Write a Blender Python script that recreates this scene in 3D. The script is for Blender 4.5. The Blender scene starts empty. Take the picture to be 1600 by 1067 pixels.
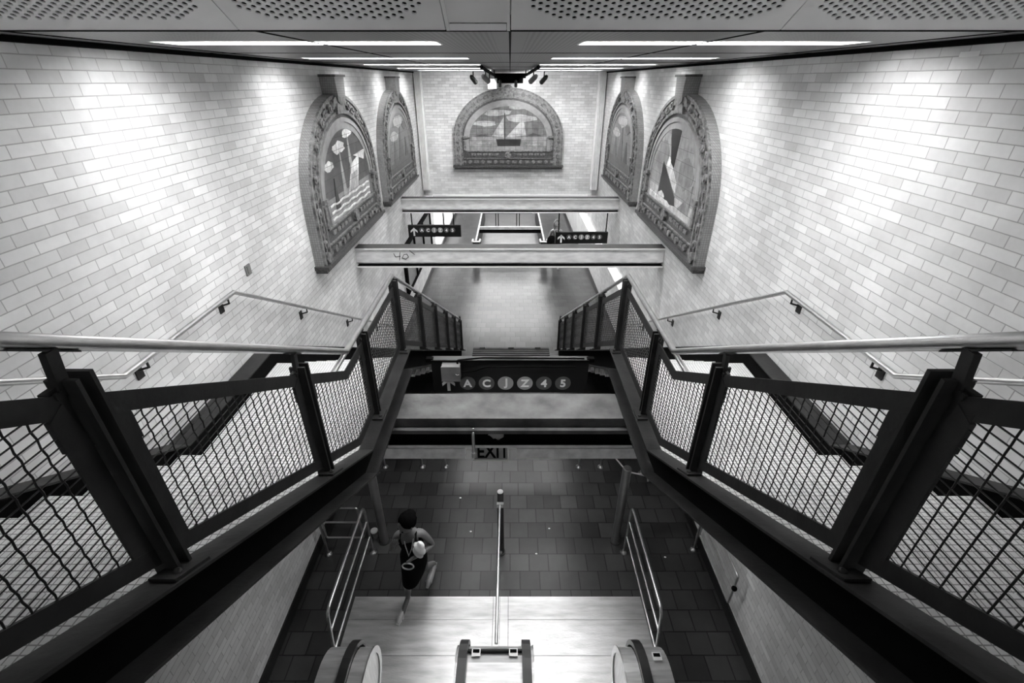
import bpy, math, random
from mathutils import Vector, Matrix
random.seed(7)
R = math.radians
scene = bpy.context.scene
COL = scene.collection
H = 5.5      # camera height above the floor; shapes below are given with z measured from camera height

# ------------------------------------------------------------------ camera, world, exposure
cd = bpy.data.cameras.new('camera'); cam = bpy.data.objects.new('camera', cd); COL.objects.link(cam)
cam.location = (0, 0, H)
cam.rotation_euler = (R(90 - 29.37), 0, 0)
cd.sensor_width = 36; cd.sensor_fit = 'HORIZONTAL'; cd.lens = 725 * 36 / 1600
cd.shift_x = 3 / 1600; cd.clip_start = .05
scene.camera = cam
w = bpy.data.worlds.new('world'); scene.world = w; w.use_nodes = True
w.node_tree.nodes['Background'].inputs[0].default_value = (1, 1, 1, 1)
w.node_tree.nodes['Background'].inputs[1].default_value = 1.0
scene.view_settings.view_transform = 'Standard'
scene.view_settings.look = 'None'
scene.view_settings.gamma = 1
scene.view_settings.use_curve_mapping = False
scene.view_settings.exposure = 0.0
CEIL_E, CORR_E, UNDER_E = 50.0, 46.0, 24.0

# ------------------------------------------------------------------ materials
def nodes(name):
    m = bpy.data.materials.new(name); m.use_nodes = True
    return m, m.node_tree.nodes, m.node_tree.links, m.node_tree.nodes['Principled BSDF']
def g(v): return (v, v, v, 1)
def coords(n, l, ax):
    geo = n.new('ShaderNodeNewGeometry'); sep = n.new('ShaderNodeSeparateXYZ'); com = n.new('ShaderNodeCombineXYZ')
    l.new(geo.outputs['Position'], sep.inputs[0])
    if ax == 'xy':
        ad = n.new('ShaderNodeMath'); l.new(sep.outputs['X'], ad.inputs[0]); l.new(sep.outputs['Y'], ad.inputs[1]); l.new(ad.outputs[0], com.inputs[0]); l.new(sep.outputs['Z'], com.inputs[1]); return com, geo
    a, b = {'x': ('Y', 'Z'), 'y': ('X', 'Z'), 'z': ('X', 'Y')}[ax]
    l.new(sep.outputs[a], com.inputs[0]); l.new(sep.outputs[b], com.inputs[1])
    return com, geo
def mat(name, base, rough=.5, metal=0, var=.25, scale=6, bump=0, bscale=40, spec=.5, stretch=None):
    m, n, l, p = nodes(name)
    p.inputs['Roughness'].default_value = rough; p.inputs['Metallic'].default_value = metal
    p.inputs['Specular IOR Level'].default_value = spec
    tc = n.new('ShaderNodeNewGeometry'); src = tc.outputs['Position']
    if stretch:
        mp = n.new('ShaderNodeMapping'); mp.inputs['Scale'].default_value = stretch; l.new(src, mp.inputs[0]); src = mp.outputs[0]
    no = n.new('ShaderNodeTexNoise'); no.inputs['Scale'].default_value = scale; no.inputs['Detail'].default_value = 6
    l.new(src, no.inputs['Vector'])
    cr = n.new('ShaderNodeValToRGB')
    cr.color_ramp.elements[0].position = .3; cr.color_ramp.elements[1].position = .7
    cr.color_ramp.elements[0].color = g(base * (1 - var)); cr.color_ramp.elements[1].color = g(min(1, base * (1 + var)))
    l.new(no.outputs['Fac'], cr.inputs[0]); l.new(cr.outputs[0], p.inputs['Base Color'])
    if bump:
        b = n.new('ShaderNodeBump'); b.inputs['Strength'].default_value = bump; b.inputs['Distance'].default_value = .01
        n2 = n.new('ShaderNodeTexNoise'); n2.inputs['Scale'].default_value = bscale; l.new(src, n2.inputs['Vector'])
        l.new(n2.outputs['Fac'], b.inputs['Height']); l.new(b.outputs[0], p.inputs['Normal'])
    return m
def emit(name, strength, col=1.0):
    m, n, l, p = nodes(name)
    p.inputs['Base Color'].default_value = g(.8); p.inputs['Emission Color'].default_value = g(col)
    p.inputs['Emission Strength'].default_value = strength
    return m
def tiles(name, ax, c1, c2, mortar, bw, bh, ms, rough=.35, off=.5, stain=.12, bump=.4, msmooth=.1, sscale=1.2):
    m, n, l, p = nodes(name)
    com, geo = coords(n, l, ax)
    # slight waviness of the courses
    br = n.new('ShaderNodeTexBrick'); br.offset = off; br.squash = 1
    br.inputs['Scale'].default_value = 1; br.inputs['Brick Width'].default_value = bw; br.inputs['Row Height'].default_value = bh
    br.inputs['Mortar Size'].default_value = ms; br.inputs['Mortar Smooth'].default_value = msmooth
    br.inputs['Color1'].default_value = g(c1); br.inputs['Color2'].default_value = g(c2); br.inputs['Mortar'].default_value = g(mortar)
    l.new(com.outputs[0], br.inputs['Vector'])
    no = n.new('ShaderNodeTexNoise'); no.inputs['Scale'].default_value = sscale; no.inputs['Detail'].default_value = 8; no.inputs['Roughness'].default_value = .65
    l.new(geo.outputs['Position'], no.inputs['Vector'])
    mr = n.new('ShaderNodeMapRange'); mr.inputs['From Min'].default_value = .3; mr.inputs['From Max'].default_value = .7
    mr.inputs['To Min'].default_value = 1 - 2 * stain; mr.inputs['To Max'].default_value = 1
    l.new(no.outputs['Fac'], mr.inputs[0])
    mx = n.new('ShaderNodeMix'); mx.data_type = 'RGBA'; mx.blend_type = 'MULTIPLY'; mx.inputs['Factor'].default_value = 1
    l.new(br.outputs['Color'], mx.inputs['A']); l.new(mr.outputs[0], mx.inputs['B']); l.new(mx.outputs['Result'], p.inputs['Base Color'])
    p.inputs['Roughness'].default_value = rough
    if ax == 'z': p.inputs['Specular IOR Level'].default_value = .35
    b = n.new('ShaderNodeBump'); b.invert = True; b.inputs['Strength'].default_value = bump; b.inputs['Distance'].default_value = .004
    l.new(br.outputs['Fac'], b.inputs['Height']); l.new(b.outputs[0], p.inputs['Normal'])
    return m
def perforated(name, base, hole, cx, cy, r):
    m, n, l, p = nodes(name)
    geo = n.new('ShaderNodeNewGeometry'); sep = n.new('ShaderNodeSeparateXYZ'); l.new(geo.outputs['Position'], sep.inputs[0])
    def mth(op, a, b=None):
        k = n.new('ShaderNodeMath'); k.operation = op
        for i, q in enumerate((a, b)):
            if q is None: continue
            if isinstance(q, (int, float)): k.inputs[i].default_value = q
            else: l.new(q, k.inputs[i])
        return k.outputs[0]
    def dots(ox, oy):
        x = mth('SUBTRACT', mth('FRACT', mth('ADD', mth('DIVIDE', sep.outputs['X'], cx), 100 + ox)), .5)
        y = mth('SUBTRACT', mth('FRACT', mth('ADD', mth('DIVIDE', sep.outputs['Y'], cy), 100 + oy)), .5)
        x = mth('MULTIPLY', x, cx); y = mth('MULTIPLY', y, cy)
        return mth('LESS_THAN', mth('ADD', mth('MULTIPLY', x, x), mth('MULTIPLY', y, y)), r * r)
    d = mth('MAXIMUM', dots(0, 0), dots(.5, .5))
    fx = mth('FRACT', mth('ADD', mth('DIVIDE', sep.outputs['X'], 1.175), 50))
    fld = mth('MULTIPLY', mth('GREATER_THAN', fx, .075), mth('LESS_THAN', fx, .925))
    d = mth('MULTIPLY', d, fld)
    mx = n.new('ShaderNodeMix'); mx.data_type = 'RGBA'
    mx.inputs['A'].default_value = g(base); mx.inputs['B'].default_value = g(hole)
    l.new(d, mx.inputs['Factor']); l.new(mx.outputs['Result'], p.inputs['Base Color'])
    p.inputs['Roughness'].default_value = .45
    return m

M = {}
for ax in 'xy':
    M['brick_' + ax] = tiles('glazed_brick_' + ax, ax, .88, .66, .46, .203, .0677, .0032, rough=.28, stain=.17, bump=.8, msmooth=.3)
    M['corridor_' + ax] = tiles('corridor_tile_' + ax, ax, .70, .62, .42, .6, .6, .004, rough=.3, stain=.2)
M['floor'] = tiles('quarry_floor_tile', 'z', .058, .028, .006, .25, .25, .006, rough=.32, stain=.25, bump=.5, sscale=.9)
M['step'] = tiles('step_tile', 'z', .86, .76, .30, .026, .026, .0022, rough=.5, off=0, stain=.12)
M['side_tile'] = tiles('small_edge_tile', 'xy', .30, .24, .12, .03, .03, .002, rough=.4, off=0)
M['black'] = mat('black_paint', .004, .8, spec=.03)
M['base'] = mat('black_glazed_base', .010, .4, spec=.3)
M['steel_dark'] = mat('dark_painted_steel', .020, .55, var=.3, scale=9, bump=.1, spec=.25)
M['stringer'] = mat('dark_stringer_paint', .024, .55, var=.35, scale=5, bump=.15, spec=.12)
M['wire'] = mat('black_wire', .010, .5)
M['steel'] = mat('brushed_stainless_steel', .52, .33, 1, var=.12, scale=14)
M['column'] = mat('column_steel', .28, .3, .9, var=.1)
M['brushed'] = mat('brushed_panel_steel', .62, .36, .65, var=.18, scale=4, stretch=(1, 8, 1))
M['plate'] = mat('ribbed_floor_plate', .50, .42, .85, var=.22, scale=3, bump=.25, bscale=25, stretch=(1, 6, 1))
M['rubber'] = mat('black_rubber', .02, .38)
M['ceil_slope'] = mat('cream_metal_panel', .93, .5, var=.06, scale=3)
M['ceil_flat'] = perforated('perforated_ceiling', .17, .05, .0582, .0336, .0085)
M['ceil_plain'] = mat('plain_ceiling', .7, .55, var=.1)
M['light'] = emit('ceiling_diffuser', CEIL_E)
M['corr_light'] = emit('corridor_diffuser', CORR_E)
M['under_light'] = emit('under_bridge_diffuser', UNDER_E)
M['glow_strip'] = emit('emissive_strip', 1.6)
M['lit_poster'] = emit('backlit_poster', 1.15)
M['housing'] = mat('light_housing', .92, .5, var=.25, scale=10)
M['beam'] = mat('grey_painted_beam', .74, .45, var=.18, scale=5, stretch=(1, 3, 3))
M['beam_top'] = mat('dusty_beam_top', .035, .7, var=.3)
M['ledge'] = mat('dusty_steel_ledge', .085, .6, var=.5, scale=5, bump=.3)
M['white'] = mat('white_enamel', .85, .4, var=.03)
M['grey_disc'] = mat('grey_bullet', .085, .4, var=.05)
M['light_disc'] = mat('light_bullet', .30, .4, var=.05)
M['sign'] = mat('black_sign_enamel', .006, .3, spec=.3)
M['terra'] = mat('glazed_terracotta', .13, .35, var=.8, scale=18, bump=.6, bscale=45)
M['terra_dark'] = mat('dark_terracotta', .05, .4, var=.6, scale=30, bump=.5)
M['cream'] = mat('cream_terracotta', .24, .35, var=.2, scale=8)
M['skin'] = mat('brown_skin', .11, .5, var=.1)
M['skin_pale'] = mat('pale_skin', .34, .5, var=.1)
M['dress'] = mat('black_dress', .006, .9, spec=.05)
M['hair'] = mat('black_hair', .004, 1, spec=0, bump=.6, bscale=120)
M['hair_pale'] = mat('fair_hair', .14, .5, bump=.4, bscale=90)
M['silver'] = mat('silver_leather', .5, .35, .5)
M['cloth_white'] = mat('white_cloth', .8, .7, bump=.5, bscale=30)
M['jacket'] = mat('grey_jacket', .18, .8)
M['pilaster'] = mat('fluted_pilaster_paint', .82, .4, var=.08)
M['jbox'] = mat('grey_junction_box', .16, .55)
M['paper'] = mat('crumpled_paper', .35, .8)
M['bench'] = mat('bench_metal', .02, .45)
M['glass'] = None
m_, n_, l_, p_ = nodes('clear_sign_glass')
p_.inputs['Base Color'].default_value = g(.8); p_.inputs['Roughness'].default_value = .05
p_.inputs['Transmission Weight'].default_value = 1; p_.inputs['IOR'].default_value = 1.02
M['glass'] = m_
def picture_mat(name, base, var, gs=.155, ax='x'):
    return tiles(name, ax, base * (1 + var), base * (1 - var), base * .35, gs, gs, .004, rough=.3, off=0, stain=.3, sscale=7)

# ------------------------------------------------------------------ mesh builder
BASE = {}
class MB:
    def __init__(s): s.v = []; s.f = []; s.mi = []; s.sm = []
    def add(s, vs, fs, mi=0, sm=False):
        k = len(s.v); s.v += [tuple(a) for a in vs]
        for f in fs: s.f.append([i + k for i in f]); s.mi.append(mi); s.sm.append(sm)
        return s
    def box(s, x0, x1, y0, y1, z0, z1, mi=0):
        if x0 > x1: x0, x1 = x1, x0
        if y0 > y1: y0, y1 = y1, y0
        if z0 > z1: z0, z1 = z1, z0
        v = [(x, y, z) for z in (z0, z1) for y in (y0, y1) for x in (x0, x1)]
        return s.add(v, [(0, 2, 3, 1), (4, 5, 7, 6), (0, 1, 5, 4), (2, 6, 7, 3), (0, 4, 6, 2), (1, 3, 7, 5)], mi)
    def obox(s, c, ax, ay, az, mi=0):
        c, ax, ay, az = map(Vector, (c, ax, ay, az))
        v = [c + ax * i + ay * j + az * k for k in (-1, 1) for j in (-1, 1) for i in (-1, 1)]
        return s.add(v, [(0, 2, 3, 1), (4, 5, 7, 6), (0, 1, 5, 4), (2, 6, 7, 3), (0, 4, 6, 2), (1, 3, 7, 5)], mi)
    def ribbon(s, prof, x0, x1, mi=0):      # prof: (y, zbottom, ztop)
        n = len(prof); v = []
        for y, a, b in prof: v += [(x0, y, a), (x1, y, a), (x1, y, b), (x0, y, b)]
        f = []
        for i in range(n - 1):
            o = 4 * i
            for j in range(4): f.append((o + j, o + (j + 1) % 4, o + 4 + (j + 1) % 4, o + 4 + j))
        f += [(3, 2, 1, 0), (4 * n - 4, 4 * n - 3, 4 * n - 2, 4 * n - 1)]
        return s.add(v, f, mi)
    def prism(s, poly, vec, mi=0):
        vec = Vector(vec); n = len(poly)
        v = [Vector(p) for p in poly] + [Vector(p) + vec for p in poly]
        f = [list(range(n))[::-1], list(range(n, 2 * n))] + [(i, (i + 1) % n, n + (i + 1) % n, n + i) for i in range(n)]
        return s.add(v, f, mi)
    def tube(s, pts, r, n=10, mi=0, radii=None, closed=False):
        P = [Vector(p) for p in pts]; m = len(P); T = []
        for i in range(m):
            if closed: a = (P[i] - P[i - 1]).normalized(); b = (P[(i + 1) % m] - P[i]).normalized()
            else:
                a = (P[i] - P[i - 1]).normalized() if i else None; b = (P[i + 1] - P[i]).normalized() if i < m - 1 else None
                a = a or b; b = b or a
            T.append((a + b).normalized())
        up = Vector((0, 0, 1)) if abs(T[0].z) < .9 else Vector((1, 0, 0))
        nrm = (up - T[0] * up.dot(T[0])).normalized(); v = []
        for i in range(m):
            nrm = (nrm - T[i] * nrm.dot(T[i])).normalized(); bi = T[i].cross(nrm)
            rr = radii[i] if radii else r
            mit = 1
            if 0 < i < m - 1:
                cosang = (P[i] - P[i - 1]).normalized().dot(T[i]); mit = 1 / max(.6, cosang)
            for k in range(n):
                a = 2 * math.pi * k / n; v.append(P[i] + (nrm * math.cos(a) + bi * math.sin(a)) * rr * mit)
        f = []
        for i in range(m if closed else m - 1):
            j = (i + 1) % m
            for k in range(n): f.append((i * n + k, i * n + (k + 1) % n, j * n + (k + 1) % n, j * n + k))
        s.add(v, f, mi, True)
        if not closed:
            s.add(v[:n], [list(range(n))[::-1]], mi); s.add(v[-n:], [list(range(n))], mi)
        return s
    def lathe(s, c, prof, n=20, mi=0, axis='z', sm=True):     # prof: (r, h)
        c = Vector(c); v = []
        for r, h in prof:
            for k in range(n):
                a = 2 * math.pi * k / n; p, q = r * math.cos(a), r * math.sin(a)
                v.append(c + Vector({'z': (p, q, h), 'y': (p, h, q), 'x': (h, p, q)}[axis]))
        f = []
        for i in range(len(prof) - 1):
            for k in range(n): f.append((i * n + k, i * n + (k + 1) % n, (i + 1) * n + (k + 1) % n, (i + 1) * n + k))
        s.add(v, f, mi, sm); s.add(v[:n], [list(range(n))[::-1]], mi); s.add(v[-n:], [list(range(n))], mi)
        return s
    def ball(s, c, rx, ry, rz, n=16, m=10, mi=0, fn=None):
        v = []; f = []
        for i in range(m + 1):
            t = math.pi * i / m
            for k in range(n):
                a = 2 * math.pi * k / n; p = Vector((rx * math.sin(t) * math.cos(a), ry * math.sin(t) * math.sin(a), rz * math.cos(t)))
                if fn: p = fn(p)
                v.append(Vector(c) + p)
        for i in range(m):
            for k in range(n): f.append((i * n + k, (i + 1) * n + k, (i + 1) * n + (k + 1) % n, i * n + (k + 1) % n))
        return s.add(v, f, mi, True)
    def loft(s, rings, n=20, mi=0):         # rings: (center, rx, ry)
        v = []
        for c, rx, ry in rings:
            for k in range(n):
                a = 2 * math.pi * k / n; v.append((c[0] + rx * math.cos(a), c[1] + ry * math.sin(a), c[2]))
        f = []
        for i in range(len(rings) - 1):
            for k in range(n): f.append((i * n + k, i * n + (k + 1) % n, (i + 1) * n + (k + 1) % n, (i + 1) * n + k))
        s.add(v, f, mi, True); s.add(v[:n], [list(range(n))], mi); s.add(v[-n:], [list(range(n))[::-1]], mi)
        return s
    def build(s, name, mats, parent=None):
        if not isinstance(mats, (list, tuple)): mats = [mats]
        V = [Vector(p) + Vector((0, 0, H)) for p in s.v]
        if parent is not None: b = BASE[parent.name]
        else:
            b = Vector(((min(p.x for p in V) + max(p.x for p in V)) / 2, (min(p.y for p in V) + max(p.y for p in V)) / 2, min(p.z for p in V)))
        me = bpy.data.meshes.new(name); me.from_pydata([p - b for p in V], [], s.f)
        for m in mats: me.materials.append(m)
        me.polygons.foreach_set('material_index', s.mi); me.polygons.foreach_set('use_smooth', s.sm); me.update()
        import bmesh
        bm = bmesh.new(); bm.from_mesh(me); bmesh.ops.recalc_face_normals(bm, faces=bm.faces); bm.to_mesh(me); bm.free()
        o = bpy.data.objects.new(name, me); COL.objects.link(o)
        if parent is not None: o.parent = parent
        else: o.location = b
        BASE[o.name] = b
        return o
def tag(o, label=None, cat=None, group=None, kind=None):
    if label: o['label'] = label
    if cat: o['category'] = cat
    if group: o['group'] = group
    if kind: o['kind'] = kind
    return o
def thing(name, label, cat, loc, group=None):
    o = bpy.data.objects.new(name, None); COL.objects.link(o); o.empty_display_size = .1
    b = Vector(loc) + Vector((0, 0, H)); o.location = b; BASE[o.name] = b
    return tag(o, label, cat, group)
def struct(name, mb, m): return tag(mb.build(name, m), kind='structure')
def copy_tree(o, delta=(0, 0, 0), label=None, parent=None):
    c = o.copy(); COL.objects.link(c)
    if parent is not None: c.parent = parent
    else:
        c.location = o.location + Vector(delta)
        if label: c['label'] = label
    BASE[c.name] = BASE[o.name] + Vector(delta)
    for ch in list(o.children):
        copy_tree(ch, delta, None, c)
    return c
def fillet(pts, r, n=5):
    P = [Vector(p) for p in pts]; out = [P[0]]
    for i in range(1, len(P) - 1):
        a = (P[i - 1] - P[i]); b = (P[i + 1] - P[i]); rr = min(r, a.length * .45, b.length * .45)
        A = P[i] + a.normalized() * rr; B = P[i] + b.normalized() * rr
        for k in range(n + 1):
            t = k / n; out.append(A * (1 - t) ** 2 + P[i] * 2 * t * (1 - t) + B * t * t)
    out.append(P[-1]); return out
def text_into(mb, s, cx, cz, y, size, bold=.012, depth=.004, mi=0, sx=1):   # upright lettering facing -Y, centred
    cu = bpy.data.curves.new('t', 'FONT'); cu.body = s; cu.size = size; cu.offset = bold * size; cu.extrude = depth / 2
    cu.align_x = 'CENTER'; cu.align_y = 'CENTER'; cu.resolution_u = 4
    o = bpy.data.objects.new('t', cu); COL.objects.link(o)
    me = bpy.data.meshes.new_from_object(o.evaluated_get(bpy.context.evaluated_depsgraph_get()))
    xs = [v.co.x for v in me.vertices]; ys = [v.co.y for v in me.vertices]
    ox, oy = (min(xs) + max(xs)) / 2, (min(ys) + max(ys)) / 2
    mb.add([(cx + sx * (v.co.x - ox), y - v.co.z, cz + v.co.y - oy) for v in me.vertices], [list(p.vertices) for p in me.polygons], mi)
    bpy.data.objects.remove(o); bpy.data.curves.remove(cu); bpy.data.meshes.remove(me)

W = 2.56
FZ = -5.5
# ------------------------------------------------------------------ the room shell
struct('floor', MB().box(-2.9, 2.9, -4, 27.2, FZ - .2, FZ), M['floor'])
struct('wall_left', MB().box(-W - .25, -W, -4, 15.0, FZ, 3.2), M['brick_x'])
struct('wall_right', MB().box(W, W + .25, -4, 15.0, FZ, 3.2), M['brick_x'])
struct('wall_back', MB().box(-W, W, 14.2, 14.5, -3.0, .35), M['brick_y'])
struct('wall_corridor_left', MB().box(-W - .25, -W, 15.0, 27, FZ, -2.9), M['corridor_x'])
struct('wall_corridor_right', MB().box(W, W + .25, 15.0, 27, FZ, -2.9), M['corridor_x'])
struct('wall_far', MB().box(-W - .25, W + .25, 27, 27.2, FZ, -2.9), M['corridor_y'])
struct('ceiling_corridor', MB().box(-W - .25, W + .25, 14.5, 27.2, -2.9, -2.75), M['ceil_plain'])
for s, nm in ((-1, 'left'), (1, 'right')):
    struct('baseboard_' + nm, MB().box(s * (W - .02), s * W, -4, 27, FZ, FZ + .16), M['base'])
struct('wall_light_blocker', MB().box(-W, W, -4.2, -4, FZ, .3), M['brick_y'])  # unseen wall added behind the camera to keep world light off the floor
# fluted corner pilasters on the back wall
for k, s in enumerate((-1, 1)):
    mb = MB().box(s * 2.34, s * 2.54, 14.00, 14.2, -2.79, .2)
    for i in range(5): mb.box(s * (2.355 + i * .036), s * (2.375 + i * .036), 13.96, 14.0, -2.79, .2)
    struct('trim_%d' % (k + 1), mb, M['pilaster'])
struct('trim_3', MB().box(-2.3, 2.3, 14.12, 14.2, -3.02, -2.96).box(-1.9, -.6, 14.05, 14.12, -3.0, -2.975), M['white'])  # white strips added in place of the lit tops of light fixtures
# flat ceiling with light slots, then the sloped soffit panels
LROWS = [3.42, 5.72, 8.0, 10.3, 12.6]
CZ = .2; SW = .15
mb = MB(); y = 2.44
for r in LROWS:
    mb.box(-W, W, y, r - SW, CZ, CZ + .06)
    mb.box(-.43, .43, r - SW, r + SW, CZ, CZ + .06)
    for s in (-1, 1): mb.box(s * 2.16, s * W, r - SW, r + SW, CZ, CZ + .06)
    y = r + SW
mb.box(-W, W, y, 14.2, CZ, CZ + .06)
struct('ceiling', mb, M['ceil_flat'])
mb = MB()
for x in (0, -1.175, 1.175, -2.35, 2.35): mb.box(x - .006, x + .006, 2.44, 14.2, CZ - .004, CZ)
for r in LROWS[:-1]: mb.box(-W, W, r + 1.15, r + 1.156, CZ - .003, CZ)
struct('trim_4', mb, M['black'])
struct('trim_6', MB().box(-W, W, 2.42, 2.445, CZ - .014, CZ - .008), M['black'])
struct('trim_5', MB().box(-W, -W + .05, 2.5, 14.2, CZ - .03, CZ - .002).box(W - .05, W, 2.5, 14.2, CZ - .03, CZ - .002), M['black'])
ordn = ['nearest', 'second nearest', 'third from the camera', 'fourth from the camera', 'farthest']
for s in (-1, 1):
    first = None
    for i, r in enumerate(LROWS):
        lab = '%s white ceiling light strip on the %s half of the ceiling' % (ordn[i], 'left' if s < 0 else 'right')
        if first is None:
            t = thing('ceiling_light', lab, 'ceiling light', (s * 1.3, r, CZ + .02), 'recessed ceiling lights')
            x0, x1 = s * .435, s * 2.155
            mb = MB().box(x0, x1, r - SW + .002, r + SW - .002, CZ + .13, CZ + .15)
            mb.box(x0, x1, r - SW + .002, r - SW + .01, CZ, CZ + .13).box(x0, x1, r + SW - .01, r + SW - .002, CZ, CZ + .13)
            mb.box(x0, x0 + s * .01, r - SW, r + SW, CZ, CZ + .13).box(x1 - s * .01, x1, r - SW, r + SW, CZ, CZ + .13)
            mb.build('housing', M['white'], t)
            MB().box(s * .47, s * 2.03, r - SW + .02, r + SW - .02, CZ + .08, CZ + .095).build('diffuser', M['light'], t)
            first = t
        else: copy_tree(first, (0, r - LROWS[0], 0), lab)
# rows above the upper run, behind the camera position
# perforated sloped panels
SL = R(28)
def slope_panel(x0, x1, name_mb=None):
    mb = MB(); e = Vector((0, -math.cos(SL), math.sin(SL))); nn = Vector((0, math.sin(SL), math.cos(SL)))
    o = Vector((0, 2.42, CZ - .01)); L = .62
    P = lambda x, v, d=0: o + Vector((x, 0, 0)) + e * v + nn * d
    def quad(a, b, c, d): mb.add([P(*a), P(*b), P(*c), P(*d)], [(0, 1, 2, 3)])
    m = .062; cw = .0291; ch = .0336; n = int((x1 - x0 - 2 * m) / cw); mx = (x1 - x0 - n * cw) / 2
    quad((x0, 0), (x0 + mx, 0), (x0 + mx, L), (x0, L)); quad((x1 - mx, 0), (x1, 0), (x1, L), (x1 - mx, L))
    for i in range(n):
        a = x0 + mx + i * cw; b = a + cw; off = m + (ch / 2 if i % 2 else 0)
        edge = min(i, n - 1 - i)
        if edge < 4: off += ch / 2 * (4 - edge) - (0 if i % 2 == 0 else 0); off = m + (i % 2) * ch / 2 + ch * max(0, (4 - edge) // 2)
        k = int((L - .04 - off) / ch); top = off + k * ch
        quad((a, 0), (b, 0), (b, off), (a, off)); quad((a, top), (b, top), (b, L), (a, L))
        for j in range(k):
            v0 = off + j * ch; cx, cv = (a + b) / 2, v0 + ch / 2; r = .0108
            outer = [(a, v0), (cx, v0), (b, v0), (b, cv), (b, v0 + ch), (cx, v0 + ch), (a, v0 + ch), (a, cv)]
            inner = [(cx + r * math.cos(R(225 + 45 * q)), cv + r * math.sin(R(225 + 45 * q))) for q in range(8)]
            vs = [P(*q) for q in outer] + [P(*q) for q in inner] + [P(q[0], q[1], .006) for q in inner]
            fs = [(q, (q + 1) % 8, 8 + (q + 1) % 8, 8 + q) for q in range(8)] + [(8 + q, 8 + (q + 1) % 8, 16 + (q + 1) % 8, 16 + q) for q in range(8)]
            mb.add(vs, fs)
    # folded front lip and sides
    for (a, b) in (((x0, 0), (x1, 0)), ((x0, 0), (x0, L)), ((x1, 0), (x1, L)), ((x0, L), (x1, L))):
        mb.add([P(*a), P(*b), P(b[0], b[1], .03), P(a[0], a[1], .03)], [(0, 1, 2, 3)])
    bk = MB(); bk.add([P(x0 + .01, .01, .028), P(x1 - .01, .01, .028), P(x1 - .01, L - .01, .028), P(x0 + .01, L - .01, .028),
                       P(x0 + .01, .01, .04), P(x1 - .01, .01, .04), P(x1 - .01, L - .01, .04), P(x0 + .01, L - .01, .04)],
                      [(0, 1, 2, 3), (4, 5, 6, 7), (0, 1, 5, 4), (1, 2, 6, 5), (2, 3, 7, 6), (3, 0, 4, 7)])
    return mb, bk, e * .63
spans = [(-2.35, -1.18, 'perforated ceiling panel at the far left of the sloped soffit'), (-1.176, -.28, 'narrower perforated ceiling panel left of the blank filler panel'),
         (.004, 1.172, 'perforated ceiling panel just right of the centre seam'), (1.176, 2.35, 'perforated ceiling panel at the far right of the sloped soffit')]
for x0, x1, lab in spans:
    mb, bk, e = slope_panel(x0, x1)
    t = thing('ceiling_panel', lab, 'ceiling panel', ((x0 + x1) / 2, 2.42, CZ - .01), 'sloped perforated ceiling panels')
    mb.build('perforated_sheet', M['ceil_slope'], t); bk.build('backing', M['black'], t)
    for q in (1, 2, 3):
        copy_tree(t, e * q, lab + ', upper course %s' % ['', 'one', 'two', 'three'][q])
ys, zs_ = math.cos(SL), math.sin(SL)
mb = MB()
def slab(x0, x1, v0, v1, d0, d1):
    o = Vector((0, 2.42, CZ - .01)); e = Vector((0, -ys, zs_)); nn = Vector((0, zs_, ys))
    q = [o + e * v + nn * d for v, d in ((v0, d0), (v1, d0), (v1, d1), (v0, d1))]
    mb.prism([(x0, p.y, p.z) for p in q], (x1 - x0, 0, 0))
slab(-.265, -.012, .03, 2.5, .012, .03); slab(-.276, -.262, 0, 2.5, -.003, .03); slab(-.014, 0, 0, 2.5, -.004, .03)
t = mb.build('filler_panel', M['ceil_slope']); tag(t, 'blank recessed filler panel without holes, left of the centre seam', 'ceiling panel')
mb = MB(); mb.box(-.262, -.016, 2.40, 2.47, CZ - .012, CZ + .012)
tag(mb.build('ledge_trim', M['white']), 'bright narrow ledge at the lower end of the blank filler panel', 'trim')
mb = MB(); slab(-W, -2.352, 0, 6, 0, .03); slab(2.352, W, 0, 6, 0, .03); slab(-W, W, 2.53, 6, 0, .03); slab(-W, W, .0, 6, .06, .1)
struct('ceiling_slope', mb, M['ceil_slope'])

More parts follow.
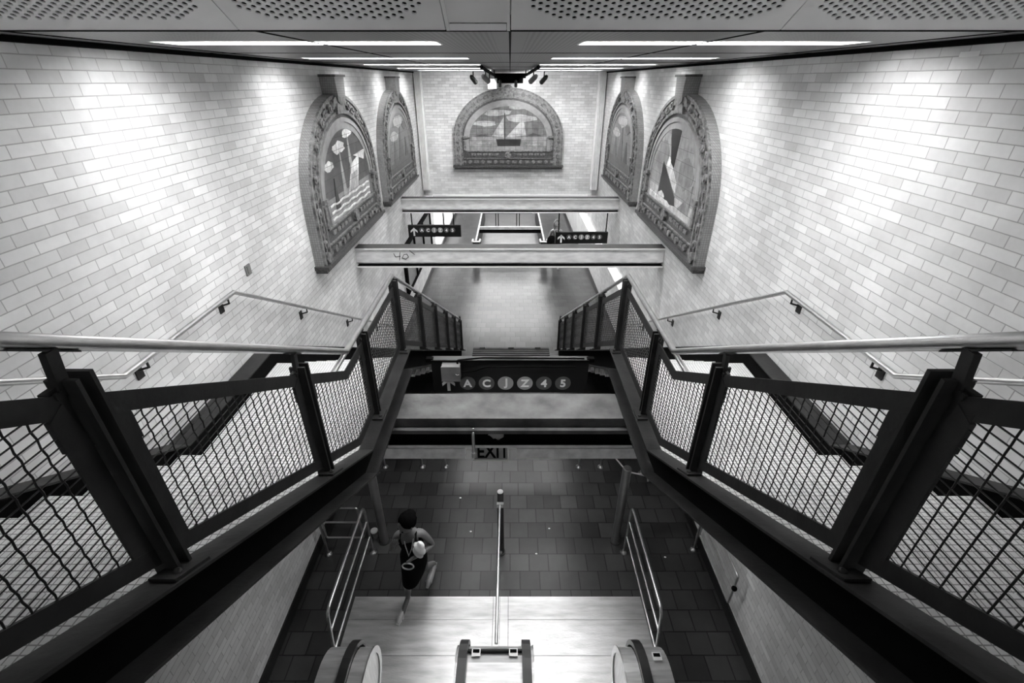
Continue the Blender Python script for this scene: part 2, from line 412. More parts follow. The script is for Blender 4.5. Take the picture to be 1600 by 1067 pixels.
# ------------------------------------------------------------------ stairs
def zs(y):
    if y < 2.62: return -2.40 + .605 * (2.62 - y)
    if y <= 4.10: return -2.40
    return -2.40 - .59 * (y - 4.10)
def prof(y0, y1, a, b, kinks=(2.62, 4.10)):
    ysl = [y0] + [k for k in kinks if y0 < k < y1] + [y1]
    return [(q, zs(q) + a, zs(q) + b) for q in ysl]
YN = -1.4; YE = 9.2
def side(s): return 'left' if s < 0 else 'right'
for s in (-1, 1):
    t = thing('staircase', 'dark steel staircase with pale tiled treads against the %s wall' % side(s), 'staircase', (s * 1.8, 8.8, FZ), 'twin staircases')
    def stringer(xa, xb, xw):
        mb = MB()
        mb.ribbon(prof(YN, YE, -.014, 0), s * xa, s * xb)
        mb.ribbon(prof(YN, YE, -.25, -.236), s * xa, s * xb)
        mb.ribbon(prof(YN, YE, -.24, -.01), s * xw, s * (xw + .014), 1)  # web is the same paint as the flanges; its shade is coloured in black
        return mb
    stringer(1.02, 1.128, 1.114).build('stringer', [M['stringer'], M['black']], t)
    mb = MB(); mb.ribbon([(q, a + .05, b + .05) for q, a, b in prof(YN, YE, -.014, 0)], s * 2.37, s * 2.53)
    mb.ribbon([(q, a + .05, b + .05) for q, a, b in prof(YN, YE, -.30, -.01)], s * 2.41, s * 2.43, 1)  # wall-side web also blackened, shade put into the colour
    mb.ribbon([(q, a + .05, b + .05) for q, a, b in prof(YN, YE, -.30, -.286)], s * 2.37, s * 2.53)
    mb.build('stringer', [M['stringer'], M['black']], t)
    L0 = -2.54
    MB().box(s * 1.13, s * 2.40, 2.50, 4.06, L0 - .05, L0).build('landing', M['step'], t)
    for k in range(14):
        y1 = 2.53 - .28 * k; z1 = L0 + .1695 * (k + 1)
        MB().box(s * 1.13, s * 2.40, y1 - .30, y1, z1 - .035, z1).box(s * 1.13, s * 2.40, y1 - .03, y1 - .018, z1 - .17, z1 - .03).build('step', M['step'], t)
    for k in range(17):
        y0 = 4.06 + .279 * k; z1 = L0 - .1644 * (k + 1)
        MB().box(s * 1.13, s * 2.40, y0 - .02, y0 + .279, z1 - .035, z1).box(s * 1.13, s * 2.40, y0 - .015, y0, z1, z1 + .135).build('step', M['step'], t)
    # soffit closing the underside
    mb = MB(); mb.ribbon([(YN, zs(YN) - .246, zs(YN) - .238)] + [(q, zs(q) - .246, zs(q) - .238) for q in (2.62, 4.1, 9.0)], s * 1.13, s * 2.40)
    mb.build('soffit', M['black'], t)
    # --- mesh railing on the centre-side stringer
    X = s * 1.11
    t = thing('mesh_railing', 'black wire mesh railing with steel handrail on the %s staircase' % side(s), 'railing', (X, 9.15, FZ), 'mesh railings')
    posts = [-1.1, -.07, .975, 2.06, 3.05, 4.10, 5.13, 6.15, 7.17, 8.18, 9.15]
    zr = lambda y: (-1.62 + .606 * (2.74 - y)) if y < 2.74 else (-1.62 if y < 4.15 else -1.62 - .59 * (y - 4.15))
    ztop = lambda y: zs(y) + .70
    for y in posts:
        mb = MB(); hi = ztop(y) + .06
        for d in (-.022, .022): mb.box(X - .04, X + .04, y + d - .006, y + d + .006, zs(y) + .002, hi)
        if y == posts[-1]: mb.box(X - .02, X + .02, y - .02, y + .02, zs(y), zr(y) + .06)
        p = mb.build('post', M['steel_dark'], t)
        mb = MB().ribbon([(y - .09, zs(y - .09) + .001, zs(y - .09) + .014), (y + .05, zs(y + .05) + .001, zs(y + .05) + .014)], s * 1.03, s * 1.115)
        mb.lathe((s * 1.055, y - .05, zs(y - .05) + .014), [(.013, 0), (.013, .008), (.008, .011)], 10)
        mb.build('base_plate', M['stringer'], p)
        if y < 9:
            mb = MB(); xo = s * 1.125; b = zr(y)
            mb.box(s * 1.112, s * 1.128, y - .075, y - .02, hi - .05, hi - .01)
            mb.prism([(s * 1.105, y - .045, hi - .04), (s * 1.105, y - .012, hi - .04), (s * 1.105, y + .005, b - .018), (s * 1.105, y - .028, b - .018)], (s * .02, 0, 0))
            mb.ribbon([(y - .09, zr(y - .09) - .027, zr(y - .09) - .021), (y + .06, zr(y + .06) - .027, zr(y + .06) - .021)], s * 1.11, s * 1.14)
            mb.lathe((s * 1.10, y - .05, hi - .03), [(.012, 0), (.012, s * .03)], 8, axis='x')
            mb.build('rail_bracket', M['steel_dark'], t)
    for a, b in zip(posts[:-1], posts[1:]):
        y0, y1 = a + .035, b - .035; fw = .065
        inner = [k for k in (2.62, 4.10) if y0 < k < y1]
        mb = MB(); x0, x1 = X - .005, X + .005
        pr = lambda p, q, ya, yb: [(k, zs(k) + p, zs(k) + q) for k in [ya] + [k for k in inner if ya < k < yb] + [yb]]
        mb.ribbon(pr(.63, .70, y0, y1), x0, x1); mb.ribbon(pr(.045, .115, y0, y1), x0, x1)
        mb.ribbon(pr(.60, .605, y0 + fw, y1 - fw), X - .02, X + .02) if False else None
        mb.ribbon(pr(.10, .65, y0, y0 + fw), x0 - s * .001, x1 + s * .001); mb.ribbon(pr(.10, .65, y1 - fw, y1), x0 - s * .001, x1 + s * .001)
        for ye, dr in ((y0, 1), (y1, -1)):
            zt = zs(ye) + .70
            mb.prism([(x0 - .003, ye, zt - .16), (x0 - .003, ye + dr * (fw + .004), zt - .17 + (zs(ye + dr * fw) - zs(ye))), (x0 - .003, ye + dr * (fw + .004), zt - .075 + (zs(ye + dr * fw) - zs(ye))), (x0 - .003, ye + dr * .02, zt - .01)], (.016, 0, 0))
        fr = mb.build('panel_frame', M['steel_dark'], t)
        # woven wire infill: crimped uprights, level-ish wires
        mb = MB(); ya, yb = y0 + fw - .01, y1 - fw + .01
        n = int(round((yb - ya) / .051))
        for i in range(1, n):
            yy = ya + (yb - ya) * i / n; zb, zt = zs(yy) + .11, zs(yy) + .635
            pts = []; m = 21 if b < 4.5 else 6
            for j in range(m + 1):
                pts.append((X + .0014 * (1 if j % 2 else -1), yy + (.0007 if j % 2 else -.0007), zb + (zt - zb) * j / m))
            mb.tube(pts, .0031, 4)
        # level wires clipped to the frame opening
        zmin = min(zs(q) for q in (ya, yb)) + .11; zmax = max(zs(q) for q in (ya, yb)) + .635
        nz = int((zmax - zmin) / .0265)
        for i in range(1, nz):
            z = zmin + i * .0265
            N = 60; run = []
            ok = [zs(ya + (yb - ya) * q / N) + .11 <= z <= zs(ya + (yb - ya) * q / N) + .635 for q in range(N + 1)]
            if not any(ok): continue
            q0 = ok.index(True); q1 = N - ok[::-1].index(True)
            if q1 - q0 < 2: continue
            mb.tube([(X + .001 * (1 if i % 2 else -1), ya + (yb - ya) * q0 / N, z), (X - .001 * (1 if i % 2 else -1), ya + (yb - ya) * q1 / N, z)], .0026, 4)
        mb.build('wire_mesh', M['wire'], fr)
    xr = s * 1.125
    mb = MB().tube([(xr, YN, zr(YN)), (xr, 2.74, zr(2.74)), (xr, 4.15, zr(4.15)), (xr, 9.15, zr(9.15))], .021, 14)
    mb.tube([(xr, 2.74, zr(2.74)), (xr, 2.46, zr(2.74) - .005)], .018, 10)
    mb.build('handrail', M['steel'], t)
    # --- wall handrail
    xw = s * 2.47
    zw = lambda y: (-1.65 + .606 * (2.48 - y)) if y < 2.48 else (-1.65 if y < 3.83 else -1.65 - .59 * (y - 3.83))
    t = thing('wall_handrail', 'round steel handrail on brackets along the %s brick wall' % side(s), 'handrail', (xw, 8.9, FZ + .8), 'wall handrails')
    MB().tube([(xw, YN, zw(YN)), (xw, 2.48, zw(2.48)), (xw, 3.83, zw(3.83)), (xw, 8.9, zw(8.9))], .019, 12).build('rail', M['steel'], t)
    for y in (-.2, 1.3, 2.68, 3.72, 5.1, 6.5, 7.9):
        z = zw(y)
        mb = MB().tube([(xw, y, z - .015), (xw, y, z - .06), (s * (W - .01), y, z - .085)], .008, 6)
        mb.box(s * (W - .012), s * W, y - .03, y + .03, z - .15, z - .05)
        mb.build('bracket', M['steel_dark'], t)

# ------------------------------------------------------------------ bridge between the stairs
t = thing('bridge_girder', 'dusty steel girder with wide flat top joining the two staircases', 'girder', (0, 3.5, -2.98))
MB().box(-1.10, 1.10, 3.31, 3.69, -2.68, -2.66).box(-1.10, 1.10, 3.305, 3.315, -2.695, -2.657).build('top_plate', M['ledge'], t)
MB().box(-1.12, 1.12, 3.26, 3.33, -2.80, -2.76).box(-1.12, 1.12, 3.32, 3.34, -2.76, -2.69).build('lower_ledge', M['ledge'], t)
MB().box(-1.12, 1.12, 3.34, 3.36, -2.97, -2.74).build('web', M['black'], t)
MB().box(-1.14, 1.14, 3.30, 3.72, -2.985, -2.97).build('bottom_flange', M['black'], t)
MB().box(-1.14, 1.14, 3.290, 3.300, -2.992, -2.965).build('flange_edge', M['housing'], t)
mb = MB()
mb.ball((-.13, 3.33, -2.86), .07, .02, .055, 12, 8, fn=lambda p: p * (1 + .35 * math.sin(p.x * 90) * math.cos(p.z * 110)))
tag(mb.build('crumpled_paper', M['paper']), 'grey crumpled wad stuck on the black face of the girder', 'litter')
# hanging fluorescent fixtures under the bridge
for x0, x1, lab in ((-1.25, -.44, 'shorter grey light fixture hung under the girder, left of the EXIT sign'), (.06, 1.30, 'longer grey light fixture hung under the girder, right of the EXIT sign')):
    t = thing('hanging_light', lab, 'light fixture', ((x0 + x1) / 2, 3.52, -3.24), 'light fixtures under the girder')
    MB().box(x0, x1, 3.42, 3.60, -3.20, -3.12).box(x0, x1, 3.42, 3.425, -3.25, -3.20).box(x0, x1, 3.595, 3.60, -3.25, -3.20).build('housing', M['housing'], t)
    MB().box(x0 + .03, x1 - .03, 3.44, 3.58, -3.235, -3.20).build('diffuser', M['under_light'], t)
    MB().tube([(x0 + .2, 3.51, -3.12), (x0 + .2, 3.51, -2.985)], .008, 6).tube([(x1 - .2, 3.51, -3.12), (x1 - .2, 3.51, -2.985)], .008, 6).build('hanger', M['steel_dark'], t)
# EXIT sign
M['exit_pane'] = mat('pale_sign_glass', .30, .2)
t = thing('exit_sign', 'small clear EXIT sign in a pale frame hanging below the girder', 'sign', (-.19, 3.40, -3.26))
ex0, ex1, ez0, ez1 = -.35, -.025, -3.235, -3.03
MB().box(ex0, ex1, 3.397, 3.403, ez0, ez1).build('pane', M['exit_pane'], t)
MB().box(ex0 - .016, ex0, 3.385, 3.41, ez0 - .01, ez1).box(ex1, ex1 + .01, 3.39, 3.41, ez0 - .01, ez1).box(ex0, ex1, 3.39, 3.41, ez0 - .012, ez0).box(ex0, ex1, 3.38, 3.42, ez1, ez1 + .04).build('frame', M['white'], t)
mb = MB(); text_into(mb, 'EXIT', (ex0 + ex1) / 2 + .025, (ez0 + ez1) / 2, 3.394, .23, bold=.02, sx=.66); mb.build('lettering', M['black'], t)
t2 = MB().tube(fillet([(-.335, 3.30, -2.77), (-.335, 3.24, -2.80), (-.335, 3.235, -3.03), (-.335, 3.36, -3.03)], .04), .014, 10).lathe((-.335, 3.235, -3.05), [(.024, 0), (.024, .05)], 12).build('conduit', M['steel'], None)
tag(t2, 'thin pale pipe running down the girder to the EXIT sign', 'pipe')

# large route sign under the left-right bridge
def arrow_into(mb, cx, cz, y, h, mi=0, down=False):
    sgn = -1 if down else 1; w_ = h * .42; th = h * .2
    def p(a, b): return (cx + a, y, cz + sgn * b)
    mb.prism([p(-th / 2, -h / 2), p(th / 2, -h / 2), p(th / 2, h * .36), p(-th / 2, h * .36)], (0, -.004, 0), mi)
    for q in (-1, 1):
        mb.prism([p(0, h / 2), p(q * w_, h * .12), p(q * w_, -h * .12), p(0, h * .24)], (0, -.004, 0), mi)
def bullets(t, items, y, r, size):
    for ch, x, z, pale in items:
        b = MB().lathe((x, y, z), [(r, 0), (r, -.004)], 28, axis='y', sm=False).build('route_bullet', M['light_disc' if pale else 'grey_disc'], t)
        mb = MB(); text_into(mb, ch, x, z, y - .006, size, bold=.03); mb.build('lettering', M['white'], b)
t = thing('route_sign', 'large black sign with up arrow and route letters under the bridge', 'sign', (0, 4.9, -3.47))
MB().box(-.97, .97, 4.84, 4.96, -3.47, -3.0).build('panel', M['sign'], t)
mb = MB(); arrow_into(mb, -.775, -3.345, 4.838, .19); mb.build('arrow', M['white'], t)
bullets(t, [(c, (px - 797) / 725 * 5.88, -3.325, c in 'JZ') for c, px in zip('ACJZ45', (731, 760.5, 790, 820, 849.5, 879))], 4.838, .099, .15)
MB().box(-.97, .97, 4.82, 4.84, -3.0, -2.985).box(-1.04, -.95, 4.87, 4.93, -3.04, -2.99).box(.95, 1.04, 4.87, 4.93, -3.04, -2.99).build('top_bar', M['black'], t)
t = thing('junction_box', 'square grey metal box fixed above the arrow of the large route sign', 'junction box', (-.72, 4.78, -3.21))
MB().box(-.83, -.61, 4.72, 4.838, -3.21, -3.01).box(-.835, -.605, 4.71, 4.722, -3.215, -3.005).build('box', M['jbox'], t)
MB().tube([(-.66, 4.70, -3.10), (-.64, 4.70, -3.115), (-.62, 4.70, -3.105)], .004, 5).build('scratch', M['white'], t)
mb = MB().tube(fillet([(-.64, 4.78, -3.0), (-.64, 4.78, -2.95), (-.35, 4.80, -2.93), (.9, 4.80, -2.94)], .06), .011, 8)
mb.tube(fillet([(-.60, 4.78, -3.12), (-.45, 4.79, -3.12), (-.3, 4.80, -3.06), (.8, 4.80, -3.06)], .05), .009, 8)
tag(mb.build('cable', M['black']), 'black cables running right from the grey box along the large sign', 'cable')

# ------------------------------------------------------------------ upper steel beams
for i, (yc, lab) in enumerate(((7.51, 'near grey steel beam spanning wall to wall, marked with graffiti'), (11.18, 'far grey steel beam spanning wall to wall, carrying two hanging signs'))):
    t = thing('steel_beam', lab, 'beam', (0, yc, -2.73), 'steel beams')
    b = .12
    MB().box(-W, W, yc - b, yc + b, -2.425, -2.408).box(-W, W, yc - b, yc + b, -2.41, -2.407).build('top_flange', [M['beam_top']], t)
    MB().box(-W, W, yc - b - .004, yc - b, -2.432, -2.405).build('top_edge', M['white'], t)
    MB().box(-W, W, yc - .008, yc + .008, -2.71, -2.42).box(-W, W, yc - b + .03, yc - b + .045, -2.66, -2.43).build('web', M['beam'], t)
    MB().box(-W, W, yc - b, yc + b, -2.732, -2.715).build('bottom_flange', M['black'], t)
    MB().box(-W, W, yc - b - .004, yc - b, -2.738, -2.712).build('bottom_edge', M['white'], t)
    if i == 0:
        yg = yc - b + .026; mb = MB(); gx = -1.93
        for st in ([(0, -.0), (.02, -.06), (.09, -.05)], [(.09, .02), (.07, -.12)], [(.14, -.02), (.11, -.08), (.16, -.1), (.20, -.06), (.18, -.01), (.14, -.02)], [(.22, .05), (.29, -.02)]):
            mb.tube([(gx + a * 1.2, yg, -2.50 + q) for a, q in st], .005, 5)
        mb.build('graffiti', M['black'], t)
# hanging route signs
for x0, zt, lab in ((-2.455, -3.03, 'hanging black route sign at the left end of the far beam'), (1.10, -3.20, 'hanging black route sign at the right end of the far beam, slightly lower')):
    t = thing('hanging_sign', lab, 'sign', (x0 + .64, 11.1, zt - .28), 'hanging route signs')
    MB().box(x0, x0 + 1.27, 11.06, 11.14, zt - .28, zt).box(x0, x0 + 1.27, 11.05, 11.06, zt - .05, zt - .038).build('panel', M['sign'], t)
    for hx in (.10, 1.10) if x0 < 0 else (.07, 1.22): MB().box(x0 + hx - .012, x0 + hx + .012, 11.09, 11.11, zt, -2.732).build('hanger', M['black'], t)
    mb = MB(); arrow_into(mb, x0 + .14, zt - .155, 11.056, .2); mb.build('arrow', M['white'], t)
    bullets(t, [(c, x0 + .33 + .148 * k, zt - .115, c in 'JZ') for k, c in enumerate('ACJZ45')], 11.056, .063, .10)

# ------------------------------------------------------------------ arched murals
def outline(off, n=28, A=1.53, SP=.72, B=1.25, b0=0.0):
    pts = [(-A + off, b0)]
    for i in range(n + 1):
        a = math.pi - math.pi * i / n; pts.append(((A - off) * math.cos(a), SP + (B - off) * math.sin(a)))
    pts.append((A - off, b0)); return pts
def mural(label, mp, ax, scenery, keystone, group='arched tile murals'):
    c = mp(0, 0, 0)
    t = thing('arched_mural', label, 'mural', c, group)
    P = lambda q, d: mp(q[0], q[1], d)
    def slabp(pts, d0, d1, mb, mi=0):
        n = len(pts); v = [P(q, d0) for q in pts] + [P(q, d1) for q in pts]
        mb.add(v, [list(range(n)), list(range(n, 2 * n))] + [(i, (i + 1) % n, n + (i + 1) % n, n + i) for i in range(n)], mi)
    def band(o1, o2, d0, d1, mb, mi=0, b0=.0, b1=None):
        p = outline(o1, b0=b0); q = outline(o2, b0=b0 if b1 is None else b1); n = len(p)
        v = [P(a, d1) for a in p] + [P(a, d1) for a in q] + [P(a, d0) for a in p] + [P(a, d0) for a in q]
        f = []
        for i in range(n - 1):
            f += [(i, i + 1, n + i + 1, n + i), (i, i + 1, 2 * n + i + 1, 2 * n + i), (n + i, n + i + 1, 3 * n + i + 1, 3 * n + i)]
        mb.add(v, f, mi)
    mb = MB(); slabp(outline(0), 0, .12, mb); mb.build('backing', M['side_tile'], t)
    mb = MB(); band(.0, .045, .12, .15, mb); band(.21, .25, .12, .155, mb); band(.115, .135, .12, .14, mb)
    # carved blocks and bosses round the arch
    o = outline(.125, 40)
    def at(s_):   # s_ along the border 0..1
        L = [0]
        for a, b in zip(o[:-1], o[1:]): L.append(L[-1] + math.hypot(b[0] - a[0], b[1] - a[1]))
        d = s_ * L[-1]
        for i in range(len(o) - 1):
            if L[i + 1] >= d or i == len(o) - 2:
                k = (d - L[i]) / (L[i + 1] - L[i]); a, b = o[i], o[i + 1]
                return (a[0] + (b[0] - a[0]) * k, a[1] + (b[1] - a[1]) * k), math.atan2(b[1] - a[1], b[0] - a[0])
    def blk(c_, ang, w_, h_, d0, d1):
        u = (math.cos(ang) * w_ / 2, math.sin(ang) * w_ / 2); v_ = (-math.sin(ang) * h_ / 2, math.cos(ang) * h_ / 2)
        slabp([(c_[0] + i * u[0] + j * v_[0], c_[1] + i * u[1] + j * v_[1]) for i, j in ((-1, -1), (1, -1), (1, 1), (-1, 1))], d0, d1, mb)
    def boss(c_, r, d0, d1):
        slabp([(c_[0] + r * math.cos(R(k * 36)), c_[1] + r * math.sin(R(k * 36))) for k in range(10)], d0, d1, mb)
    N = 26
    for i in range(N + 1):
        c_, ang = at((i + .2) / (N + .4))
        if i % 2: boss(c_, .06, .12, .16); boss(c_, .03, .12, .175)
        else: blk(c_, ang, .15, .10, .12, .145); blk(c_, ang, .09, .035, .12, .165)
    for i in range(15):
        a = -1.26 + i * .18
        if i % 2: boss((a, .10), .05, .12, .16)
        else: blk((a, .10), 0, .12, .07, .12, .145)
    for i in range(13):
        a = -.98 + i * .163
        if abs(a) > .2: blk((a, .30), 0, .12, .055, .12, .145)
    blk((0, .19), 0, 2.5, .02, .12, .15); blk((0, .385), 0, 2.4, .025, .12, .15)
    for q in (-1, 1): boss((q * 1.42, .08), .075, .12, .175); blk((q * 1.19, .75), 0, .14, .06, .12, .18); blk((q * 1.21, .55), 0, .07, .26, .12, .165)
    boss((0, .29), .09, .12, .17)
    mb.build('border_relief', M['terra'], t)
    mb = MB(); band(.25, .30, .12, .125, mb, b0=.4); slabp([(-1.28, .0), (1.28, 0), (1.28, .40), (-1.28, .40)], .12, .123, mb); mb.build('dark_moulding', M['terra_dark'], t)  # dark strip between the carved border and the arch band
    mb = MB(); band(.30, .36, .12, .15, mb, b0=.74); band(.36, .45, .12, .135, mb, b0=.74); mb.build('arch_band', M['cream'], t)
    pics = picture_mat('picture_tile_%d' % len(bpy.data.materials), scenery['sky'], .12, ax=ax)
    mats = [pics] + [picture_mat('picture_tone_%d_%d' % (k, len(bpy.data.materials)), v_, .15, ax=ax) for k, v_ in enumerate(scenery['tones'])]
    mb = MB(); slabp(outline(.44, b0=.40), .12, .127, mb)
    for j, (mi, poly) in enumerate(scenery['shapes']): slabp(poly, .127, .129 + .0008 * j, mb, mi)
    mb.build('picture', mats, t)
    mb = MB(); slabp([(-1.57, -.05), (1.57, -.05), (1.57, .0), (-1.57, .0)], 0, .19, mb); slabp([(-1.54, -.10), (1.54, -.10), (1.54, -.05), (-1.54, -.05)], 0, .15, mb)
    mb.build('sill', M['terra_dark'], t)
    mb = MB(); slabp([(.13 * math.cos(R(k * 30)), 1.93 + .10 * math.sin(R(k * 30))) for k in range(12)], .1, .19, mb)
    for q in (-1, 1): slabp([(q * .10, 1.86), (q * .30, 1.80), (q * .26, 1.90), (q * .12, 1.96)], .1, .17, mb)
    slabp([(-.2, 1.72), (.2, 1.72), (.14, 1.86), (-.14, 1.86)], .1, .18, mb)
    mb.build('crest', M['terra'], t)
    if keystone:
        mb = MB(); slabp([(-.16, 1.93), (.16, 1.93), (.20, 2.17), (-.20, 2.17)], 0, .21, mb); mb.build('keystone', M['side_tile'], t)
        mb = MB(); slabp([(-.22, 2.17), (.22, 2.17), (.22, 2.20), (-.22, 2.20)], 0, .23, mb); mb.build('keystone_cap', M['terra_dark'], t)
    return t
def wave(a0, a1, b, h, th):
    n = 15; top = [(a0 + (a1 - a0) * i / n, b + h * math.sin(i * 1.9)) for i in range(n + 1)]
    return top + [(x, z - th) for x, z in top[::-1]]
def blob(a, b, rx, ry, seed):
    rnd = random.Random(seed)
    return [(a + rx * math.cos(R(k * 30)) * rnd.uniform(.7, 1.1), b + ry * math.sin(R(k * 30)) * rnd.uniform(.7, 1.1)) for k in range(12)]
MZ = -2.13
lft = lambda yc: (lambda a, b, d: (-W + d, yc + a, MZ + b))
rgt = lambda yc: (lambda a, b, d: (W - d, yc - a, MZ + b))
bck = lambda a, b, d: (-.055 + a, 14.2 - d, MZ + b)
# plain generic marine stand-ins: sails, hulls, clouds and waves
s1 = dict(sky=.09, tones=[.85, .45, .03, .30], shapes=[(4, [(-1.0, .40), (1.0, .40), (1.05, .72), (-1.05, .72)]), (1, blob(-.25, 1.30, .28, .09, 1)), (1, blob(.2, 1.45, .25, .07, 2)), (1, blob(-.75, 1.12, .2, .07, 3)),
     (2, [(-.35, .62), (-.25, 1.35), (-.18, .62)]), (2, [(.05, .62), (.18, 1.5), (.28, .62)]), (1, [(-.15, .62), (.35, .64), (.62, 1.1), (.2, 1.02)]), (2, [(-.1, .6), (.3, .62), (.42, .9), (.1, .88)]),
     (3, [(-.75, .55), (-.65, .95), (-.55, .5)]), (1, [(.35, 1.12), (.85, 1.0), (.95, 1.14)])] + [(1, wave(-.95, .95, .46 + .09 * k, .012, .025)) for k in range(3)])
s2 = dict(sky=.20, tones=[.55, .10, .03, .12], shapes=[(2, [(-1.0, .40), (1.0, .40), (1.05, .6), (-1.05, .6)]), (1, blob(0, 1.35, .5, .12, 5)), (1, blob(-.5, 1.1, .4, .1, 6)), (4, [(-.7, .6), (-.5, 1.0), (-.3, .6)]), (2, [(-.2, .6), (.1, 1.25), (.35, .6)]), (3, [(.45, .6), (.6, 1.0), (.8, .6)]), (2, blob(.6, 1.25, .3, .1, 8))])
s3 = dict(sky=.17, tones=[.48, .30, .03, .09], shapes=[(2, [(-1.05, .40), (1.05, .40), (1.07, .76), (-1.07, .76)]), (1, blob(-.3, 1.36, .42, .09, 11)), (1, blob(.35, 1.22, .5, .10, 12)), (1, blob(-.65, 1.1, .35, .08, 13)), (1, blob(.3, 1.5, .3, .06, 17)),
     (4, [(-1.0, .76), (-.75, .82), (-.4, .76)]), (4, [(.45, .76), (.7, .86), (1.0, .77)]),
     (3, [(-.30, .52), (.34, .52), (.36, .70), (-.34, .70)]), (1, [(-.06, .74), (.50, .80), (.42, 1.22)]), (1, [(-.12, .74), (-.45, .78), (-.12, 1.25)]), (3, [(-.10, .7), (-.08, .7), (-.08, 1.35), (-.10, 1.35)]), (1, wave(-.9, -.5, .6, .008, .012)), (1, wave(.5, .9, .56, .008, .012))])
s4 = dict(sky=.36, tones=[.9, .6, .008, .26], shapes=[(2, [(-1.0, .40), (1.0, .40), (1.05, .62), (-1.05, .62)]), (4, blob(-.55, 1.05, .35, .3, 21)), (4, blob(.6, 1.0, .3, .25, 22)),
     (3, [(-.55, .45), (-.35, .42), (.35, .5), (.3, .62), (-.45, 1.02)]), (1, [(-.3, .98), (.15, .72), (.3, .68), (.28, .82), (-.2, 1.12)]), (3, [(-.1, 1.05), (.05, 1.0), (.15, 1.5), (-.05, 1.6), (-.3, 1.5)]),
     (1, blob(-.35, .5, .2, .09, 25)), (1, blob(-.1, .46, .25, .05, 26)), (4, [(.5, .5), (.95, .5), (.95, .9), (.8, .7)])] + [(1, wave(-.95, -.4, .5, .02, .03))])
mural('arched tile mural on the left wall nearest the camera, pale sails on dark sky', lft(7.33), 'x', s1, True)
mural('arched tile mural on the left wall close to the back corner', lft(11.07), 'x', s2, True)
mural('wide arched tile mural centred on the back wall under the spotlights', bck, 'y', s3, False)
mural('arched tile mural on the right wall close to the back corner', rgt(11.07), 'x', s2, True)
mural('arched tile mural on the right wall nearest the camera, dark hull on pale sky', rgt(7.33), 'x', s4, True)

# ------------------------------------------------------------------ track lights on the ceiling before the back mural
t = thing('light_track', 'black U-shaped lighting track under the ceiling before the back wall', 'lighting track', (0, 11.5, .08))
mb = MB()
def bar(a, b, r=.03): mb.tube([a, b], r, 6)
bar((-.42, 7.9, .17), (-.36, 12.2, .10)); bar((.42, 7.9, .17), (.36, 12.2, .10)); bar((-.36, 12.2, .09), (.36, 12.2, .09), .05); mb.box(-.3, .3, 12.18, 12.28, -.06, .06)
mb.build('track', M['black'], t)
for x in (-.36, .36): MB().tube([(x, 12.2, .1), (x, 12.2, .2)], .012, 6).build('hanger', M['black'], t)
def spot(x, y, z, tilt, yaw, r, L, label, lit=False):
    watts = 260
    t = thing('spotlight', label, 'spotlight', (x, y, z), 'track spotlights')
    d = Vector((math.sin(yaw) * math.cos(tilt), math.cos(yaw) * math.cos(tilt), -math.sin(tilt))); c = Vector((x, y, z))
    MB().tube([c - d * L / 2, c - d * L * .3, c + d * L / 2, c + d * L / 2 + d * .01], r, 16, radii=[r * .6, r * .95, r, r * .9]).build('barrel', M['bench' if not lit else 'jbox'], t)
    if lit:
        ld = bpy.data.lights.new('spot_lamp', 'SPOT'); ld.energy = watts; ld.spot_size = R(75); ld.spot_blend = .9; ld.shadow_soft_size = .05
        lo = bpy.data.objects.new('spot_lamp', ld); COL.objects.link(lo); lo.parent = t; lo.location = d * (L / 2 + .03)
        lo.rotation_euler = Vector((-.75 if x < 0 else .75, 2.8, -.75)).to_track_quat('-Z', 'Y').to_euler()
    MB().tube([c + Vector((0, 0, .0)), c + Vector((0, 0, r + .05)), c + Vector((0, 0, .09 - z))] if z < 0 else [c, c + Vector((0, 0, .15))], .012, 6).build('yoke', M['black'], t)
spot(-.80, 11.6, .02, R(30), R(25), .05, .24, 'dark spotlight, leftmost of the left cluster on the track')
spot(-.52, 11.4, .03, R(25), R(30), .055, .26, 'grey spotlight in the left cluster, beside the white box', True)
spot(-.23, 12.1, -.06, R(60), 0, .035, .14, 'small black spotlight left of the centre of the track')
spot(.13, 12.1, -.06, R(60), 0, .035, .14, 'small black spotlight right of the centre of the track')
spot(.50, 11.4, .03, R(25), R(-30), .055, .26, 'grey spotlight in the right cluster on the track', True)
spot(.74, 11.6, .02, R(30), R(-30), .05, .24, 'dark spotlight, rightmost of the right cluster on the track')
t = thing('white_box', 'small white box hanging by the left spotlights above the back mural', 'box', (-.40, 12.0, -.15))
MB().box(-.49, -.30, 11.85, 12.03, -.16, .02).build('casing', M['white'], t)
MB().box(-.47, -.45, 11.9, 11.92, .02, .2).build('hanger', M['black'], t)

# ------------------------------------------------------------------ wall bits
tag(MB().box(-W, -W + .012, 4.24, 4.33, -1.66, -1.56).box(-W + .012, -W + .02, 4.26, 4.31, -1.64, -1.57).build('wall_socket', M['jbox']), 'small metal plate fixed on the left brick wall above the handrail', 'plate')
tag(MB().box(W - .003, W, 2.97, 3.10, .115, .14).build('sticker', M['white']), 'small white sticker high on the right brick wall', 'sticker')
